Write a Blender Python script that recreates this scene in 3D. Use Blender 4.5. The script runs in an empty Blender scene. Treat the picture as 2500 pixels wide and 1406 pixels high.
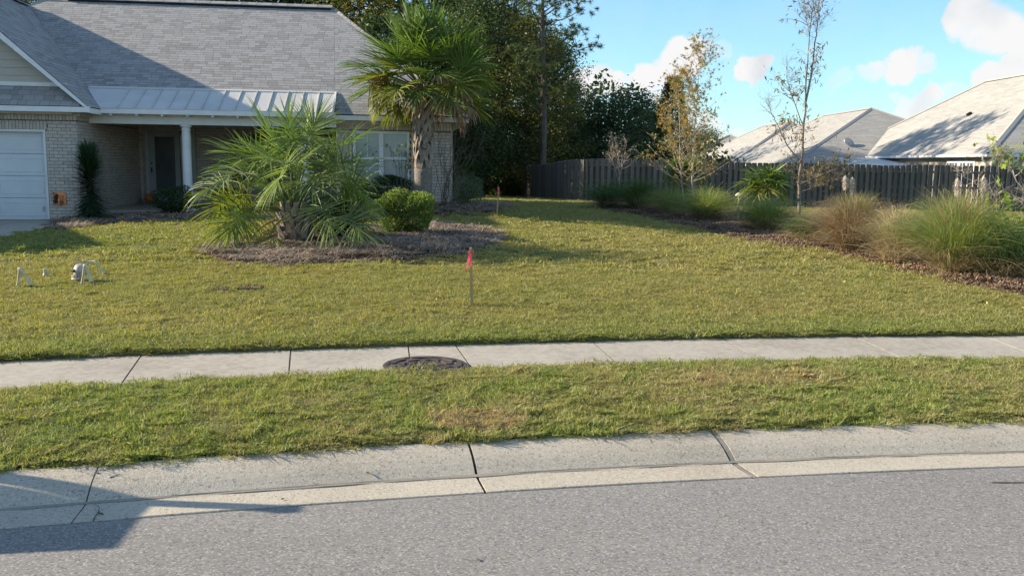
import bpy, math, random
import numpy as np
from mathutils import Vector, Matrix
random.seed(7); rng = np.random.default_rng(7)
R = math.radians
scene = bpy.context.scene
COL = scene.collection

# ------------------------------------------------------------------ camera
CAM_Z, F, PITCH, ROLL = 1.95, 2200.0, R(7.84), 0.0135
cd = bpy.data.cameras.new('camera'); cam = bpy.data.objects.new('camera', cd); COL.objects.link(cam)
cd.sensor_width = 36; cd.lens = F / 2500 * 36; cd.clip_start = .05; cd.clip_end = 3000
CM = Matrix.Rotation(math.pi/2 - PITCH, 3, 'X') @ Matrix.Rotation(ROLL, 3, 'Z')
cam.matrix_world = Matrix.Translation((0, 0, CAM_Z)) @ CM.to_4x4()
scene.camera = cam
CMn = np.array(CM)
# ------------------------------------------------------------------ light
SUN_A, SUN_E = R(6.5), R(23.5)      # behind-left of the yard, elevation
SD = Vector((-math.cos(SUN_A)*math.cos(SUN_E), math.sin(SUN_A)*math.cos(SUN_E), math.sin(SUN_E)))
sl = bpy.data.lights.new('sun', 'SUN'); so = bpy.data.objects.new('sun', sl); COL.objects.link(so)
sl.energy = 5.0; sl.angle = R(.55); sl.color = (1, .86, .67)
so.rotation_euler = SD.to_track_quat('Z', 'Y').to_euler(); so.location = (-30, 30, 30)
world = bpy.data.worlds.new('World'); scene.world = world; world.use_nodes = True
vs = scene.view_settings
vs.view_transform = 'Standard'; vs.look = 'None'; vs.gamma = 1; vs.use_curve_mapping = False
vs.exposure = 1.1
scene.display_settings.display_device = 'sRGB'
scene.cycles.max_bounces = 7; scene.cycles.transparent_max_bounces = 8
scene.cycles.diffuse_bounces = 3; scene.cycles.glossy_bounces = 3; scene.cycles.transmission_bounces = 4

def ray(px, py):
    v = CMn @ np.array([(px-1250)/F, -(py-703)/F, -1.0])
    return v
def at(px, py, Y):
    v = ray(px, py); t = Y / v[1]
    return Vector((v[0]*t, Y, CAM_Z + v[2]*t))
def atz(px, py, z):
    v = ray(px, py); t = (z - CAM_Z) / v[2]
    return Vector((v[0]*t, v[1]*t, z))

# world: sky + clouds
def build_world():
    nt = world.node_tree; N = nt.nodes; L = nt.links; N.clear()
    out = N.new('ShaderNodeOutputWorld'); bg = N.new('ShaderNodeBackground')
    sky = N.new('ShaderNodeTexSky'); sky.sky_type = 'NISHITA'; sky.sun_disc = False
    sky.sun_elevation = SUN_E; sky.sun_rotation = math.atan2(SD.x, SD.y)
    sky.altitude = 0; sky.air_density = 1.0; sky.dust_density = .35; sky.ozone_density = 3.0
    tint = N.new('ShaderNodeMix'); tint.data_type = 'RGBA'; tint.blend_type = 'MULTIPLY'; tint.inputs[0].default_value = 1
    tint.inputs[7].default_value = (.60, .80, .87, 1)
    L.new(sky.outputs[0], tint.inputs[6])
    tc = N.new('ShaderNodeTexCoord')
    n1 = N.new('ShaderNodeTexNoise'); n1.inputs['Scale'].default_value = 19; n1.inputs['Detail'].default_value = 8; n1.inputs['Roughness'].default_value = .56
    L.new(tc.outputs['Generated'], n1.inputs['Vector'])
    sub = N.new('ShaderNodeVectorMath'); sub.operation = 'SUBTRACT'; sub.inputs[1].default_value = (.5, .5, .5)
    L.new(n1.outputs['Color'], sub.inputs[0])
    sc = N.new('ShaderNodeVectorMath'); sc.operation = 'SCALE'; sc.inputs['Scale'].default_value = .062
    L.new(sub.outputs[0], sc.inputs[0])
    ad = N.new('ShaderNodeVectorMath'); ad.operation = 'ADD'
    L.new(tc.outputs['Generated'], ad.inputs[0]); L.new(sc.outputs[0], ad.inputs[1])
    nm = N.new('ShaderNodeVectorMath'); nm.operation = 'NORMALIZE'; L.new(ad.outputs[0], nm.inputs[0])
    blobs = [(1440,205,62,.95),(1500,215,45,.9),(1395,210,40,.9),(1590,185,50,1),(1650,150,62,1),(1690,115,36,.45),(1745,120,40,.3),(1620,215,60,.6),(1540,225,50,.6),
             (1830,170,46,1),(1860,150,34,1),(1800,180,26,.8),
             (2200,150,40,.8),(2180,180,42,.8),(2120,180,36,.6),(2050,195,40,.35),(2240,175,34,.6),
             (2350,60,58,1),(2420,70,75,1),(2490,90,70,1),(2390,30,34,.8),(2340,100,30,.5),(2460,185,60,.9),(2520,170,70,.9),(2410,195,40,.9),
             (2270,240,30,.7),(2240,262,34,.6),(2330,255,60,.35),(2200,285,50,.6),(2160,255,18,.4),
             (1180,130,80,.8),(1150,60,60,.6),(1260,90,60,.5),(780,10,50,.7),(340,5,30,.7),(1500,-60,60,.4),
             (1420,0,26,.25),(1700,300,60,.6),(1790,330,40,.5)]
    prev = None
    for px, py, r, s in blobs:
        v = Vector(ray(px, py)).normalized()
        d = N.new('ShaderNodeVectorMath'); d.operation = 'DOT_PRODUCT'; d.inputs[1].default_value = v
        L.new(nm.outputs[0], d.inputs[0])
        ra = r*.84/F
        m = N.new('ShaderNodeMapRange'); m.interpolation_type = 'SMOOTHSTEP'
        m.inputs[1].default_value = math.cos(ra*1.12); m.inputs[2].default_value = math.cos(ra*.6)
        m.inputs[3].default_value = 0; m.inputs[4].default_value = s
        L.new(d.outputs['Value'], m.inputs[0])
        if prev is None: prev = m.outputs[0]
        else:
            mx = N.new('ShaderNodeMath'); mx.operation = 'SMOOTH_MAX'; mx.inputs[2].default_value = .12
            L.new(prev, mx.inputs[0]); L.new(m.outputs[0], mx.inputs[1]); prev = mx.outputs[0]
    # the rest of the sky carries the same kind of scattered cloud
    r_ = random.Random(3)
    for k in range(14):
        az = r_.uniform(.9, 5.3); el = r_.uniform(.08, .8)
        v = Vector((math.sin(az)*math.cos(el), math.cos(az)*math.cos(el), math.sin(el)))
        d = N.new('ShaderNodeVectorMath'); d.operation = 'DOT_PRODUCT'; d.inputs[1].default_value = v
        L.new(nm.outputs[0], d.inputs[0]); ra = r_.uniform(.05, .14)
        m = N.new('ShaderNodeMapRange'); m.interpolation_type = 'SMOOTHSTEP'
        m.inputs[1].default_value = math.cos(ra*1.25); m.inputs[2].default_value = math.cos(ra*.5); m.inputs[4].default_value = .9
        L.new(d.outputs['Value'], m.inputs[0])
        mx = N.new('ShaderNodeMath'); mx.operation = 'MAXIMUM'
        L.new(prev, mx.inputs[0]); L.new(m.outputs[0], mx.inputs[1]); prev = mx.outputs[0]
    n2 = N.new('ShaderNodeTexNoise'); n2.inputs['Scale'].default_value = 26; n2.inputs['Detail'].default_value = 6
    L.new(tc.outputs['Generated'], n2.inputs['Vector'])
    mm = N.new('ShaderNodeMapRange'); mm.inputs[1].default_value = .3; mm.inputs[2].default_value = .62; mm.inputs[3].default_value = .8; mm.inputs[4].default_value = 1.5
    L.new(n2.outputs['Fac'], mm.inputs[0])
    mul = N.new('ShaderNodeMath'); mul.operation = 'MULTIPLY'; mul.use_clamp = True; L.new(prev, mul.inputs[0]); L.new(mm.outputs[0], mul.inputs[1])
    n3 = N.new('ShaderNodeTexNoise'); n3.inputs['Scale'].default_value = 9; n3.inputs['Detail'].default_value = 4
    L.new(tc.outputs['Generated'], n3.inputs['Vector'])
    cr = N.new('ShaderNodeValToRGB'); cr.color_ramp.elements[0].position = .32; cr.color_ramp.elements[1].position = .47
    cr.color_ramp.elements[0].color = (2.6, 2.75, 2.95, 1); cr.color_ramp.elements[1].color = (3.4, 3.4, 3.4, 1)
    L.new(n3.outputs['Fac'], cr.inputs[0])
    mix = N.new('ShaderNodeMix'); mix.data_type = 'RGBA'
    L.new(mul.outputs[0], mix.inputs[0]); L.new(tint.outputs[2], mix.inputs[6]); L.new(cr.outputs[0], mix.inputs[7])
    L.new(mix.outputs[2], bg.inputs[0]); bg.inputs[1].default_value = .13
    L.new(bg.outputs[0], out.inputs[0])
build_world()

# ------------------------------------------------------------------ helpers
def tag(o, label=None, cat=None, group=None, kind=None):
    if label: o['label'] = label
    if cat: o['category'] = cat
    if group: o['group'] = group
    if kind: o['kind'] = kind
    return o
def empty(name, loc=(0,0,0), rz=0, label=None, cat=None, group=None, kind=None):
    o = bpy.data.objects.new(name, None); COL.objects.link(o); o.location = loc; o.rotation_euler = (0,0,rz)
    o.empty_display_size = .2
    return tag(o, label, cat, group, kind)

class Geo:
    def __init__(s): s.v = []; s.f = []; s.t = []; s.n = 0
    def add(s, V, Fc, tint=None):
        V = np.asarray(V, float).reshape(-1, 3); Fc = np.asarray(Fc, int)
        if len(Fc) == 0: return
        s.v.append(V); s.f.append(Fc + s.n); s.n += len(V)
        if tint is None: tint = rng.random(len(Fc))
        s.t.append(np.broadcast_to(np.asarray(tint, float), (len(Fc),)))
    def box(s, lo, hi, M=None, tint=None, taper=0, edge=False):
        x0,y0,z0 = lo; x1,y1,z1 = hi
        V = np.array([(x0,y0,z0),(x1,y0,z0),(x1,y1,z0),(x0,y1,z0),(x0,y0,z1),(x1,y0,z1),(x1,y1,z1),(x0,y1,z1)], float)
        if M is not None:
            M = np.array(M); V = V @ M[:3,:3].T + M[:3,3]
        Fc = [(0,3,2,1),(4,5,6,7),(0,1,5,4),(1,2,6,5),(2,3,7,6),(3,0,4,7)]
        t = rng.random() if tint is None else tint
        s.add(V, Fc, [t,t,-1,-1,-1,-1] if edge else t)
    def tube(s, pts, rad, n=6, tint=None, cap=True):
        P = np.array([tuple(p) for p in pts], float); m = len(P)
        rad = np.broadcast_to(np.asarray(rad, float), (m,))
        T = np.gradient(P, axis=0); T /= np.linalg.norm(T, axis=1)[:,None] + 1e-9
        a = np.array([0,0,1.]) if abs(T[0][2]) < .9 else np.array([1.,0,0])
        V = []
        for i in range(m):
            u = np.cross(T[i], a); u /= np.linalg.norm(u) + 1e-9; w = np.cross(T[i], u)
            th = np.linspace(0, 2*math.pi, n, endpoint=False)
            V.append(P[i] + rad[i]*(np.cos(th)[:,None]*u + np.sin(th)[:,None]*w))
        V = np.concatenate(V); Fc = []
        for i in range(m-1):
            for k in range(n):
                k2 = (k+1) % n
                Fc.append((i*n+k, i*n+k2, (i+1)*n+k2, (i+1)*n+k))
        t = rng.random() if tint is None else tint
        base = s.n
        s.add(V, Fc, t)
        if cap and n == 4:
            s.f.append(np.array([[base+3, base+2, base+1, base]])); s.t.append(np.array([t]))
            e = base+(m-1)*n; s.f.append(np.array([[e, e+1, e+2, e+3]])); s.t.append(np.array([t]))
        elif cap:
            for e, o in ((base, -1), (base+(m-1)*n, 1)):
                ring = list(range(e, e+n))[::o]
                s.f.append(np.array([ring])); s.t.append(np.array([t]))
    def strips(s, P, W, side, tint=None):
        """P (N,M,3) paths, W (N,M) half widths, side (N,3) or (N,M,3)"""
        P = np.asarray(P); N, M = P.shape[:2]
        if side.ndim == 2: side = side[:,None,:]
        A = P - side*W[...,None]; B = P + side*W[...,None]
        V = np.stack([A, B], axis=2).reshape(-1, 3)
        i = np.arange(N)[:,None]*M*2 + np.arange(M-1)[None,:]*2
        Fc = np.stack([i, i+1, i+3, i+2], axis=-1).reshape(-1, 4)
        if tint is None: tint = rng.random(N)
        tint = np.broadcast_to(np.asarray(tint, float), (N,))
        s.add(V, Fc, np.repeat(tint, M-1))
    def leaves(s, C, size, aspect=.5, tint=None, up=0.0, fold=0):
        C = np.asarray(C); N = len(C)
        a = rng.normal(size=(N,3)); a[:,2] -= up; a /= np.linalg.norm(a,axis=1)[:,None]
        b = rng.normal(size=(N,3)); b -= (b*a).sum(1)[:,None]*a; b /= np.linalg.norm(b,axis=1)[:,None]
        sz = size*(.6+.8*rng.random(N))[:,None]
        V = np.stack([C - a*sz, C + b*sz*aspect - a*sz*.1, C + a*sz, C - b*sz*aspect - a*sz*.1], axis=1).reshape(-1,3)
        Fc = np.arange(N*4).reshape(-1,4)
        s.add(V, Fc, tint)
    def build(s, name, mat=None, parent=None, smooth=False):
        me = bpy.data.meshes.new(name)
        if s.v:
            V = np.concatenate(s.v); me.vertices.add(len(V)); me.vertices.foreach_set('co', V.ravel())
            tot = np.concatenate([np.full(len(f), f.shape[1]) for f in s.f])
            loops = np.concatenate([f.ravel() for f in s.f])
            me.loops.add(len(loops)); me.loops.foreach_set('vertex_index', loops)
            me.polygons.add(len(tot)); st = np.concatenate([[0], np.cumsum(tot)[:-1]])
            me.polygons.foreach_set('loop_start', st.astype(np.int32)); 
            me.update(calc_edges=True)
            sm_ = smooth or name in ('trunk','twigs','stem','peg','downspout','mast','frond','bracket_arm')
            me.polygons.foreach_set('use_smooth', np.full(len(tot), sm_, bool))
            at_ = me.attributes.new('tint', 'FLOAT', 'FACE'); at_.data.foreach_set('value', np.concatenate(s.t).astype(np.float32))
            me.validate()
        if mat: me.materials.append(mat)
        o = bpy.data.objects.new(name, me); COL.objects.link(o)
        if parent: o.parent = parent
        return o
def pyr(*a): return None
def share(name, me, parent=None, M=None):
    o = bpy.data.objects.new(name, me); COL.objects.link(o)
    if parent: o.parent = parent
    if M is not None: o.matrix_local = M
    return o
def bevel(o, w, seg=2):
    m = o.modifiers.new('bevel', 'BEVEL'); m.width = w; m.segments = seg; m.limit_method = 'ANGLE'; return o

# ------------------------------------------------------------------ materials
MATS = {}
def mat(name, cols, rough=.8, scale=4.0, detail=6, coord='world', tint_w=0.0, bump=0.0, bscale=None, trans=0.0, stretch=(1,1,1), spec=.3, metal=0.0, pos=None, tcol=None, fine=None, rnd=0.0, coat=0, edgec=None):
    """cols: list of linear colours mixed by noise; tint_w: share of per-face/ per-object variation"""
    m = bpy.data.materials.new(name); m.use_nodes = True; nt = m.node_tree; N = nt.nodes; L = nt.links
    bs = N['Principled BSDF']; out = N['Material Output']
    if coord == 'world':
        g = N.new('ShaderNodeNewGeometry'); vec = g.outputs['Position']
    else:
        g = N.new('ShaderNodeTexCoord'); vec = g.outputs['Object']
    mp = N.new('ShaderNodeMapping'); mp.inputs['Scale'].default_value = stretch; L.new(vec, mp.inputs[0]); vec = mp.outputs[0]
    no = N.new('ShaderNodeTexNoise'); no.inputs['Scale'].default_value = scale; no.inputs['Detail'].default_value = detail; no.inputs['Roughness'].default_value = .6
    L.new(vec, no.inputs['Vector'])
    fac = no.outputs['Fac']
    mr = N.new('ShaderNodeMapRange'); mr.inputs[1].default_value = .3; mr.inputs[2].default_value = .7; L.new(fac, mr.inputs[0]); fac = mr.outputs[0]
    if fine:
        nf = N.new('ShaderNodeTexNoise'); nf.inputs['Scale'].default_value = fine[0]; nf.inputs['Detail'].default_value = 3
        L.new(vec, nf.inputs['Vector'])
        m3 = N.new('ShaderNodeMapRange'); m3.inputs[1].default_value = .3; m3.inputs[2].default_value = .7; L.new(nf.outputs['Fac'], m3.inputs[0])
        mx = N.new('ShaderNodeMix'); mx.inputs[0].default_value = fine[1]; L.new(fac, mx.inputs[2]); L.new(m3.outputs[0], mx.inputs[3]); fac = mx.outputs[0]
    if tint_w > 0:
        a = N.new('ShaderNodeAttribute'); a.attribute_name = 'tint'
        oi = N.new('ShaderNodeObjectInfo')
        ad = N.new('ShaderNodeMath'); ad.operation = 'ADD'; L.new(a.outputs['Fac'], ad.inputs[0]); L.new(oi.outputs['Random'], ad.inputs[1])
        fr = N.new('ShaderNodeMath'); fr.operation = 'FRACT'; L.new(ad.outputs[0], fr.inputs[0])
        src = fr.outputs[0] if rnd else a.outputs['Fac']
        edge_src = a.outputs['Fac']
        mx = N.new('ShaderNodeMix'); mx.inputs[0].default_value = tint_w; L.new(fac, mx.inputs[2]); L.new(src, mx.inputs[3]); fac = mx.outputs[0]
    cr = N.new('ShaderNodeValToRGB'); e = cr.color_ramp.elements
    while len(e) < len(cols): e.new(.5)
    for i, c in enumerate(cols):
        e[i].position = (pos[i] if pos else i/(len(cols)-1)) if len(cols) > 1 else 0
        e[i].color = (*c, 1)
    if len(cols) == 1: e[1].color = (*cols[0], 1)
    L.new(fac, cr.inputs[0]); L.new(cr.outputs[0], bs.inputs['Base Color'])
    bs.inputs['Roughness'].default_value = rough; bs.inputs['Specular IOR Level'].default_value = spec; bs.inputs['Metallic'].default_value = metal
    if edgec:
        lt = N.new('ShaderNodeMath'); lt.operation = 'LESS_THAN'; lt.inputs[1].default_value = -.5; L.new(edge_src, lt.inputs[0])
        me_ = N.new('ShaderNodeMix'); me_.data_type = 'RGBA'; L.new(lt.outputs[0], me_.inputs[0]); L.new(cr.outputs[0], me_.inputs[6]); me_.inputs[7].default_value = (*edgec, 1); L.new(me_.outputs[2], bs.inputs['Base Color'])
    if coat: bs.inputs['Coat Weight'].default_value = coat
    if bump:
        nb = N.new('ShaderNodeTexNoise'); nb.inputs['Scale'].default_value = bscale or scale*4; nb.inputs['Detail'].default_value = 5; L.new(vec, nb.inputs['Vector'])
        bp = N.new('ShaderNodeBump'); bp.inputs['Strength'].default_value = 1; bp.inputs['Distance'].default_value = bump
        L.new(nb.outputs['Fac'], bp.inputs['Height']); L.new(bp.outputs[0], bs.inputs['Normal'])
    if trans:
        tr = N.new('ShaderNodeBsdfTranslucent')
        if tcol:
            mc = N.new('ShaderNodeMix'); mc.data_type = 'RGBA'; mc.blend_type = 'MULTIPLY'; mc.inputs[0].default_value = 1
            L.new(cr.outputs[0], mc.inputs[6]); mc.inputs[7].default_value = (*tcol, 1); L.new(mc.outputs[2], tr.inputs[0])
        else: L.new(cr.outputs[0], tr.inputs[0])
        ms = N.new('ShaderNodeMixShader'); ms.inputs[0].default_value = trans
        L.new(bs.outputs[0], ms.inputs[1]); L.new(tr.outputs[0], ms.inputs[2]); L.new(ms.outputs[0], out.inputs[0])
    MATS[name] = m; return m

M_asphalt = mat('asphalt', [(.15,.142,.132),(.215,.203,.188),(.275,.26,.24)], .9, .45, 7, fine=(100,.6), bump=.0045, bscale=90, stretch=(.35,1.6,1))
def speck(m, scale, thr, col, amt=1.0):
    """scatter pale or dark aggregate specks over a material"""
    nt = m.node_tree; N = nt.nodes; L = nt.links; bs = N['Principled BSDF']
    lk = bs.inputs['Base Color'].links[0].from_socket
    g = N.new('ShaderNodeNewGeometry'); vo = N.new('ShaderNodeTexVoronoi'); vo.inputs['Scale'].default_value = scale
    L.new(g.outputs['Position'], vo.inputs['Vector'])
    cm = N.new('ShaderNodeMath'); cm.operation = 'GREATER_THAN'; cm.inputs[1].default_value = thr
    sp = N.new('ShaderNodeSeparateColor'); L.new(vo.outputs['Color'], sp.inputs[0]); L.new(sp.outputs[0], cm.inputs[0])
    ml = N.new('ShaderNodeMath'); ml.operation = 'MULTIPLY'; ml.inputs[1].default_value = amt; L.new(cm.outputs[0], ml.inputs[0])
    mx = N.new('ShaderNodeMix'); mx.data_type = 'RGBA'; L.new(ml.outputs[0], mx.inputs[0]); L.new(lk, mx.inputs[6]); mx.inputs[7].default_value = (*col, 1)
    L.new(mx.outputs[2], bs.inputs['Base Color'])
speck(M_asphalt, 105, .87, (.40,.38,.35), .6); speck(M_asphalt, 90, .87, (.07,.067,.062), .5)
M_conc = mat('concrete', [(.24,.212,.17),(.355,.322,.265),(.43,.395,.33)], .9, 1.3, 9, fine=(16,.45), bump=.0025, bscale=110, stretch=(1,1,1))
M_curb = mat('curb_concrete', [(.30,.262,.205),(.40,.355,.28),(.47,.425,.345)], .9, 1.3, 7, fine=(45,.5), bump=.004, bscale=120)
speck(M_curb, 120, .90, (.55,.52,.46), .6); speck(M_curb, 90, .93, (.16,.15,.13), .6); speck(M_conc, 90, .95, (.24,.225,.2), .5)
M_patch = mat('patched_concrete', [(.17,.155,.13),(.25,.23,.195)], .95, 5, 6, bump=.004, bscale=90)
M_joint = mat('joint_dirt', [(.05,.042,.03),(.10,.085,.06)], 1, 12)
M_flake = mat('flake_brown', [(.055,.045,.025),(.12,.105,.05)], 1, 9, 6, fine=(70,.5), bump=.01, bscale=70)
M_lawnbase = mat('lawn_thatch', [(.085,.075,.032),(.15,.14,.055),(.19,.16,.075)], 1, 1.2, 6, fine=(60,.6), bump=.012, bscale=60)
M_brick = mat('brick', [(.36,.29,.245),(.50,.43,.37),(.58,.51,.44),(.44,.365,.315)], .9, 18, 5, tint_w=.6, bump=.0008, bscale=60, rnd=1)
M_mortar = mat('mortar', [(.12,.10,.085),(.20,.17,.145)], .95, 12, 5)
M_shingle = mat('shingle', [(.19,.185,.177),(.26,.253,.242),(.33,.32,.305),(.235,.23,.22)], .95, 1.1, 5, fine=(90,.35), tint_w=.62, rnd=1, edgec=(.018,.018,.018))
M_farshingle = mat('far_shingle', [(.27,.262,.245),(.335,.325,.30),(.385,.375,.345)], .95, .8, 5, fine=(50,.3), tint_w=.6, rnd=1, edgec=(.03,.03,.03))
M_under = mat('roof_underlay', [(.05,.05,.052),(.08,.08,.085)], 1, 9)
M_white = mat('white_trim', [(.66,.66,.65),(.76,.76,.74)], .5, 3, 4)
M_door = mat('garage_door_paint', [(.60,.62,.64),(.68,.70,.71)], .45, 2, 4)
M_soffit = mat('soffit_cream', [(.50,.47,.40),(.58,.55,.47)], .7, 3)
M_siding = mat('siding_board', [(.44,.40,.34),(.51,.47,.40)], .8, 2, 5, stretch=(1,1,6), tint_w=.4, rnd=1)
M_metalroof = mat('metal_roof', [(.46,.45,.42),(.54,.53,.50)], .5, 1.5, 4, spec=.35)
M_dark = mat('dark_void', [(.012,.012,.013),(.02,.02,.02)], .8, 5)
M_fence = mat('weathered_board', [(.065,.060,.052),(.12,.11,.095),(.18,.165,.142)], .9, 7, 6, coord='object', tint_w=.4, rnd=1, stretch=(1,1,.18), bump=.003, bscale=30)
M_post = mat('fence_post', [(.09,.08,.065),(.14,.125,.10)], .9, 6, 6, stretch=(1,1,.2))
M_glass = mat('window_glass', [(.26,.30,.33),(.34,.38,.40)], .12, 1.2, 3, spec=.8)
M_darkglass = mat('door_glass', [(.06,.068,.07),(.10,.11,.11)], .08, 2, 3, spec=.7)
M_blind = mat('window_blind', [(.42,.43,.42),(.52,.53,.52)], .7, 3)
M_straw = mat('pine_straw', [(.16,.115,.08),(.32,.25,.185),(.46,.38,.30)], .85, 3, 5, tint_w=.7, trans=.1)
M_mulch = mat('mulch', [(.06,.035,.024),(.13,.08,.055),(.20,.13,.09)], 1, 4, 7, fine=(50,.6), bump=.02, bscale=40)
M_redmulch = mat('bark_mulch', [(.045,.026,.018),(.10,.06,.042),(.16,.105,.075)], 1, 4, 7, fine=(45,.6), bump=.02, bscale=45)
M_chips = mat('litter', [(.06,.035,.022),(.14,.085,.055),(.24,.16,.105),(.36,.27,.18)], .9, 3, 5, tint_w=.8)
M_iron = mat('cast_iron', [(.045,.034,.028),(.10,.078,.064),(.15,.12,.10)], .6, 9, 6, bump=.002, bscale=90, metal=.4)
M_wood = mat('stake_wood', [(.36,.23,.09),(.50,.34,.15)], .7, 12, 5, stretch=(1,1,.1))
M_pink = mat('pink_ribbon', [(.85,.10,.18),(.95,.16,.26)], .5, 9, trans=.35)
M_orange = mat('orange_plastic', [(.85,.16,.07),(.9,.45,.3)], .5, 60)
M_bone = mat('bone_plastic', [(.50,.45,.26),(.64,.59,.42)], .5, 14, 5, trans=.12)
M_bonegrey = mat('skull_plastic', [(.22,.20,.19),(.36,.34,.31),(.44,.42,.37)], .6, 14, 5)
M_black = mat('black_plastic', [(.01,.01,.01),(.02,.02,.02)], .5, 5)
M_copper = mat('copper_plate', [(.20,.05,.02),(.55,.18,.06),(.75,.30,.12)], .45, 9, 6, metal=.5, pos=[.25,.5,.8])
M_grey = mat('grey_metal', [(.32,.33,.34),(.42,.43,.44)], .4, 5, metal=.5)
M_bark = mat('bark', [(.05,.04,.03),(.11,.09,.07),(.17,.145,.115)], .95, 9, 6, stretch=(1,1,.3), bump=.02, bscale=16)
M_palebark = mat('pale_bark', [(.26,.20,.15),(.42,.36,.29),(.5,.45,.38)], .9, 12, 6, stretch=(1,1,.4), bump=.004)
M_palmtrunk = mat('palm_trunk', [(.10,.085,.07),(.19,.165,.14),(.26,.23,.20)], .95, 12, 6, stretch=(1,1,4), bump=.012, bscale=30)
M_boot = mat('palm_boot', [(.14,.105,.08),(.27,.22,.175),(.38,.31,.25)], .9, 10, 6, tint_w=.4, bump=.005, bscale=40, rnd=1)
def leafmat(name, cols, trans=.35, tcol=(1.5,1.7,.6), w=.65, rough=.55, spec=.35, scale=1.5):
    return mat(name, cols, rough, scale, 4, tint_w=w, trans=trans, tcol=tcol, spec=spec)
M_frond = leafmat('palm_frond', [(.045,.085,.018),(.095,.15,.035),(.17,.215,.06)], .3, spec=.35, rough=.5)
M_frondy = leafmat('yellow_palm_frond', [(.07,.10,.02),(.16,.18,.03),(.26,.24,.05)], .35, spec=.4)
M_frondpale = leafmat('blue_green_frond', [(.09,.125,.045),(.16,.21,.08),(.28,.31,.14)], .3, spec=.35, rough=.5)
M_frondb = leafmat('dry_palm_frond', [(.12,.06,.025),(.27,.16,.08),(.42,.30,.19)], .2, tcol=(1.3,1.1,.8))
M_petiole = mat('petiole', [(.13,.16,.05),(.22,.24,.10)], .5, 6)
M_shrub = leafmat('shrub_leaf', [(.06,.09,.02),(.13,.175,.04),(.22,.26,.08)], .4)
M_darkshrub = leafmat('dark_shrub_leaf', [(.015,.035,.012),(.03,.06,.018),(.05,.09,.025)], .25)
M_olive = leafmat('olive_shrub_leaf', [(.06,.085,.05),(.12,.155,.09),(.19,.23,.15)], .3)
M_yucca = leafmat('yucca_leaf', [(.015,.04,.02),(.03,.07,.03),(.06,.11,.05)], .15, spec=.4)
M_pine = leafmat('pine_needle', [(.035,.06,.022),(.07,.10,.035),(.12,.145,.06)], .3, tcol=(1.5,1.5,.6))
M_oak = leafmat('wood_leaf', [(.045,.06,.02),(.095,.115,.035),(.16,.17,.05),(.22,.205,.065)], .4, scale=.5, tcol=(1.6,1.4,.5))
M_ever = leafmat('evergreen_leaf', [(.022,.038,.014),(.048,.072,.024),(.08,.105,.04)], .25)
M_bluegreen = leafmat('far_leaf', [(.03,.055,.03),(.07,.105,.055),(.11,.15,.08)], .3)
M_maple = leafmat('star_leaf', [(.09,.12,.035),(.17,.19,.05),(.26,.25,.07),(.36,.19,.055),(.20,.21,.06)], .45, tcol=(1.5,1.2,.5))
M_willow = leafmat('narrow_leaf', [(.07,.09,.035),(.12,.12,.045),(.24,.18,.07),(.28,.15,.08)], .35, tcol=(1.4,1.3,.6))
M_lime = leafmat('lime_leaf', [(.20,.28,.03),(.34,.40,.06)], .45)
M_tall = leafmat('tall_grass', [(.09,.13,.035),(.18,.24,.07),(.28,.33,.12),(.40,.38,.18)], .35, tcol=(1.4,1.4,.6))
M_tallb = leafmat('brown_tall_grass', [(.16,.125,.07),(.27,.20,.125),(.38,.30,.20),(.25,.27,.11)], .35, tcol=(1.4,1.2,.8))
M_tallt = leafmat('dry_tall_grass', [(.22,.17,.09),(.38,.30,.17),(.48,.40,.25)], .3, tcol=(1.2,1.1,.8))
M_talld = leafmat('dark_tall_grass', [(.035,.065,.02),(.07,.12,.035),(.12,.18,.06)], .3)  # dark green; on the leftmost pair of clumps it also holds their shade
M_plume = mat('plume', [(.62,.54,.44),(.78,.72,.62)], .9, 30, trans=.4)

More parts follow.
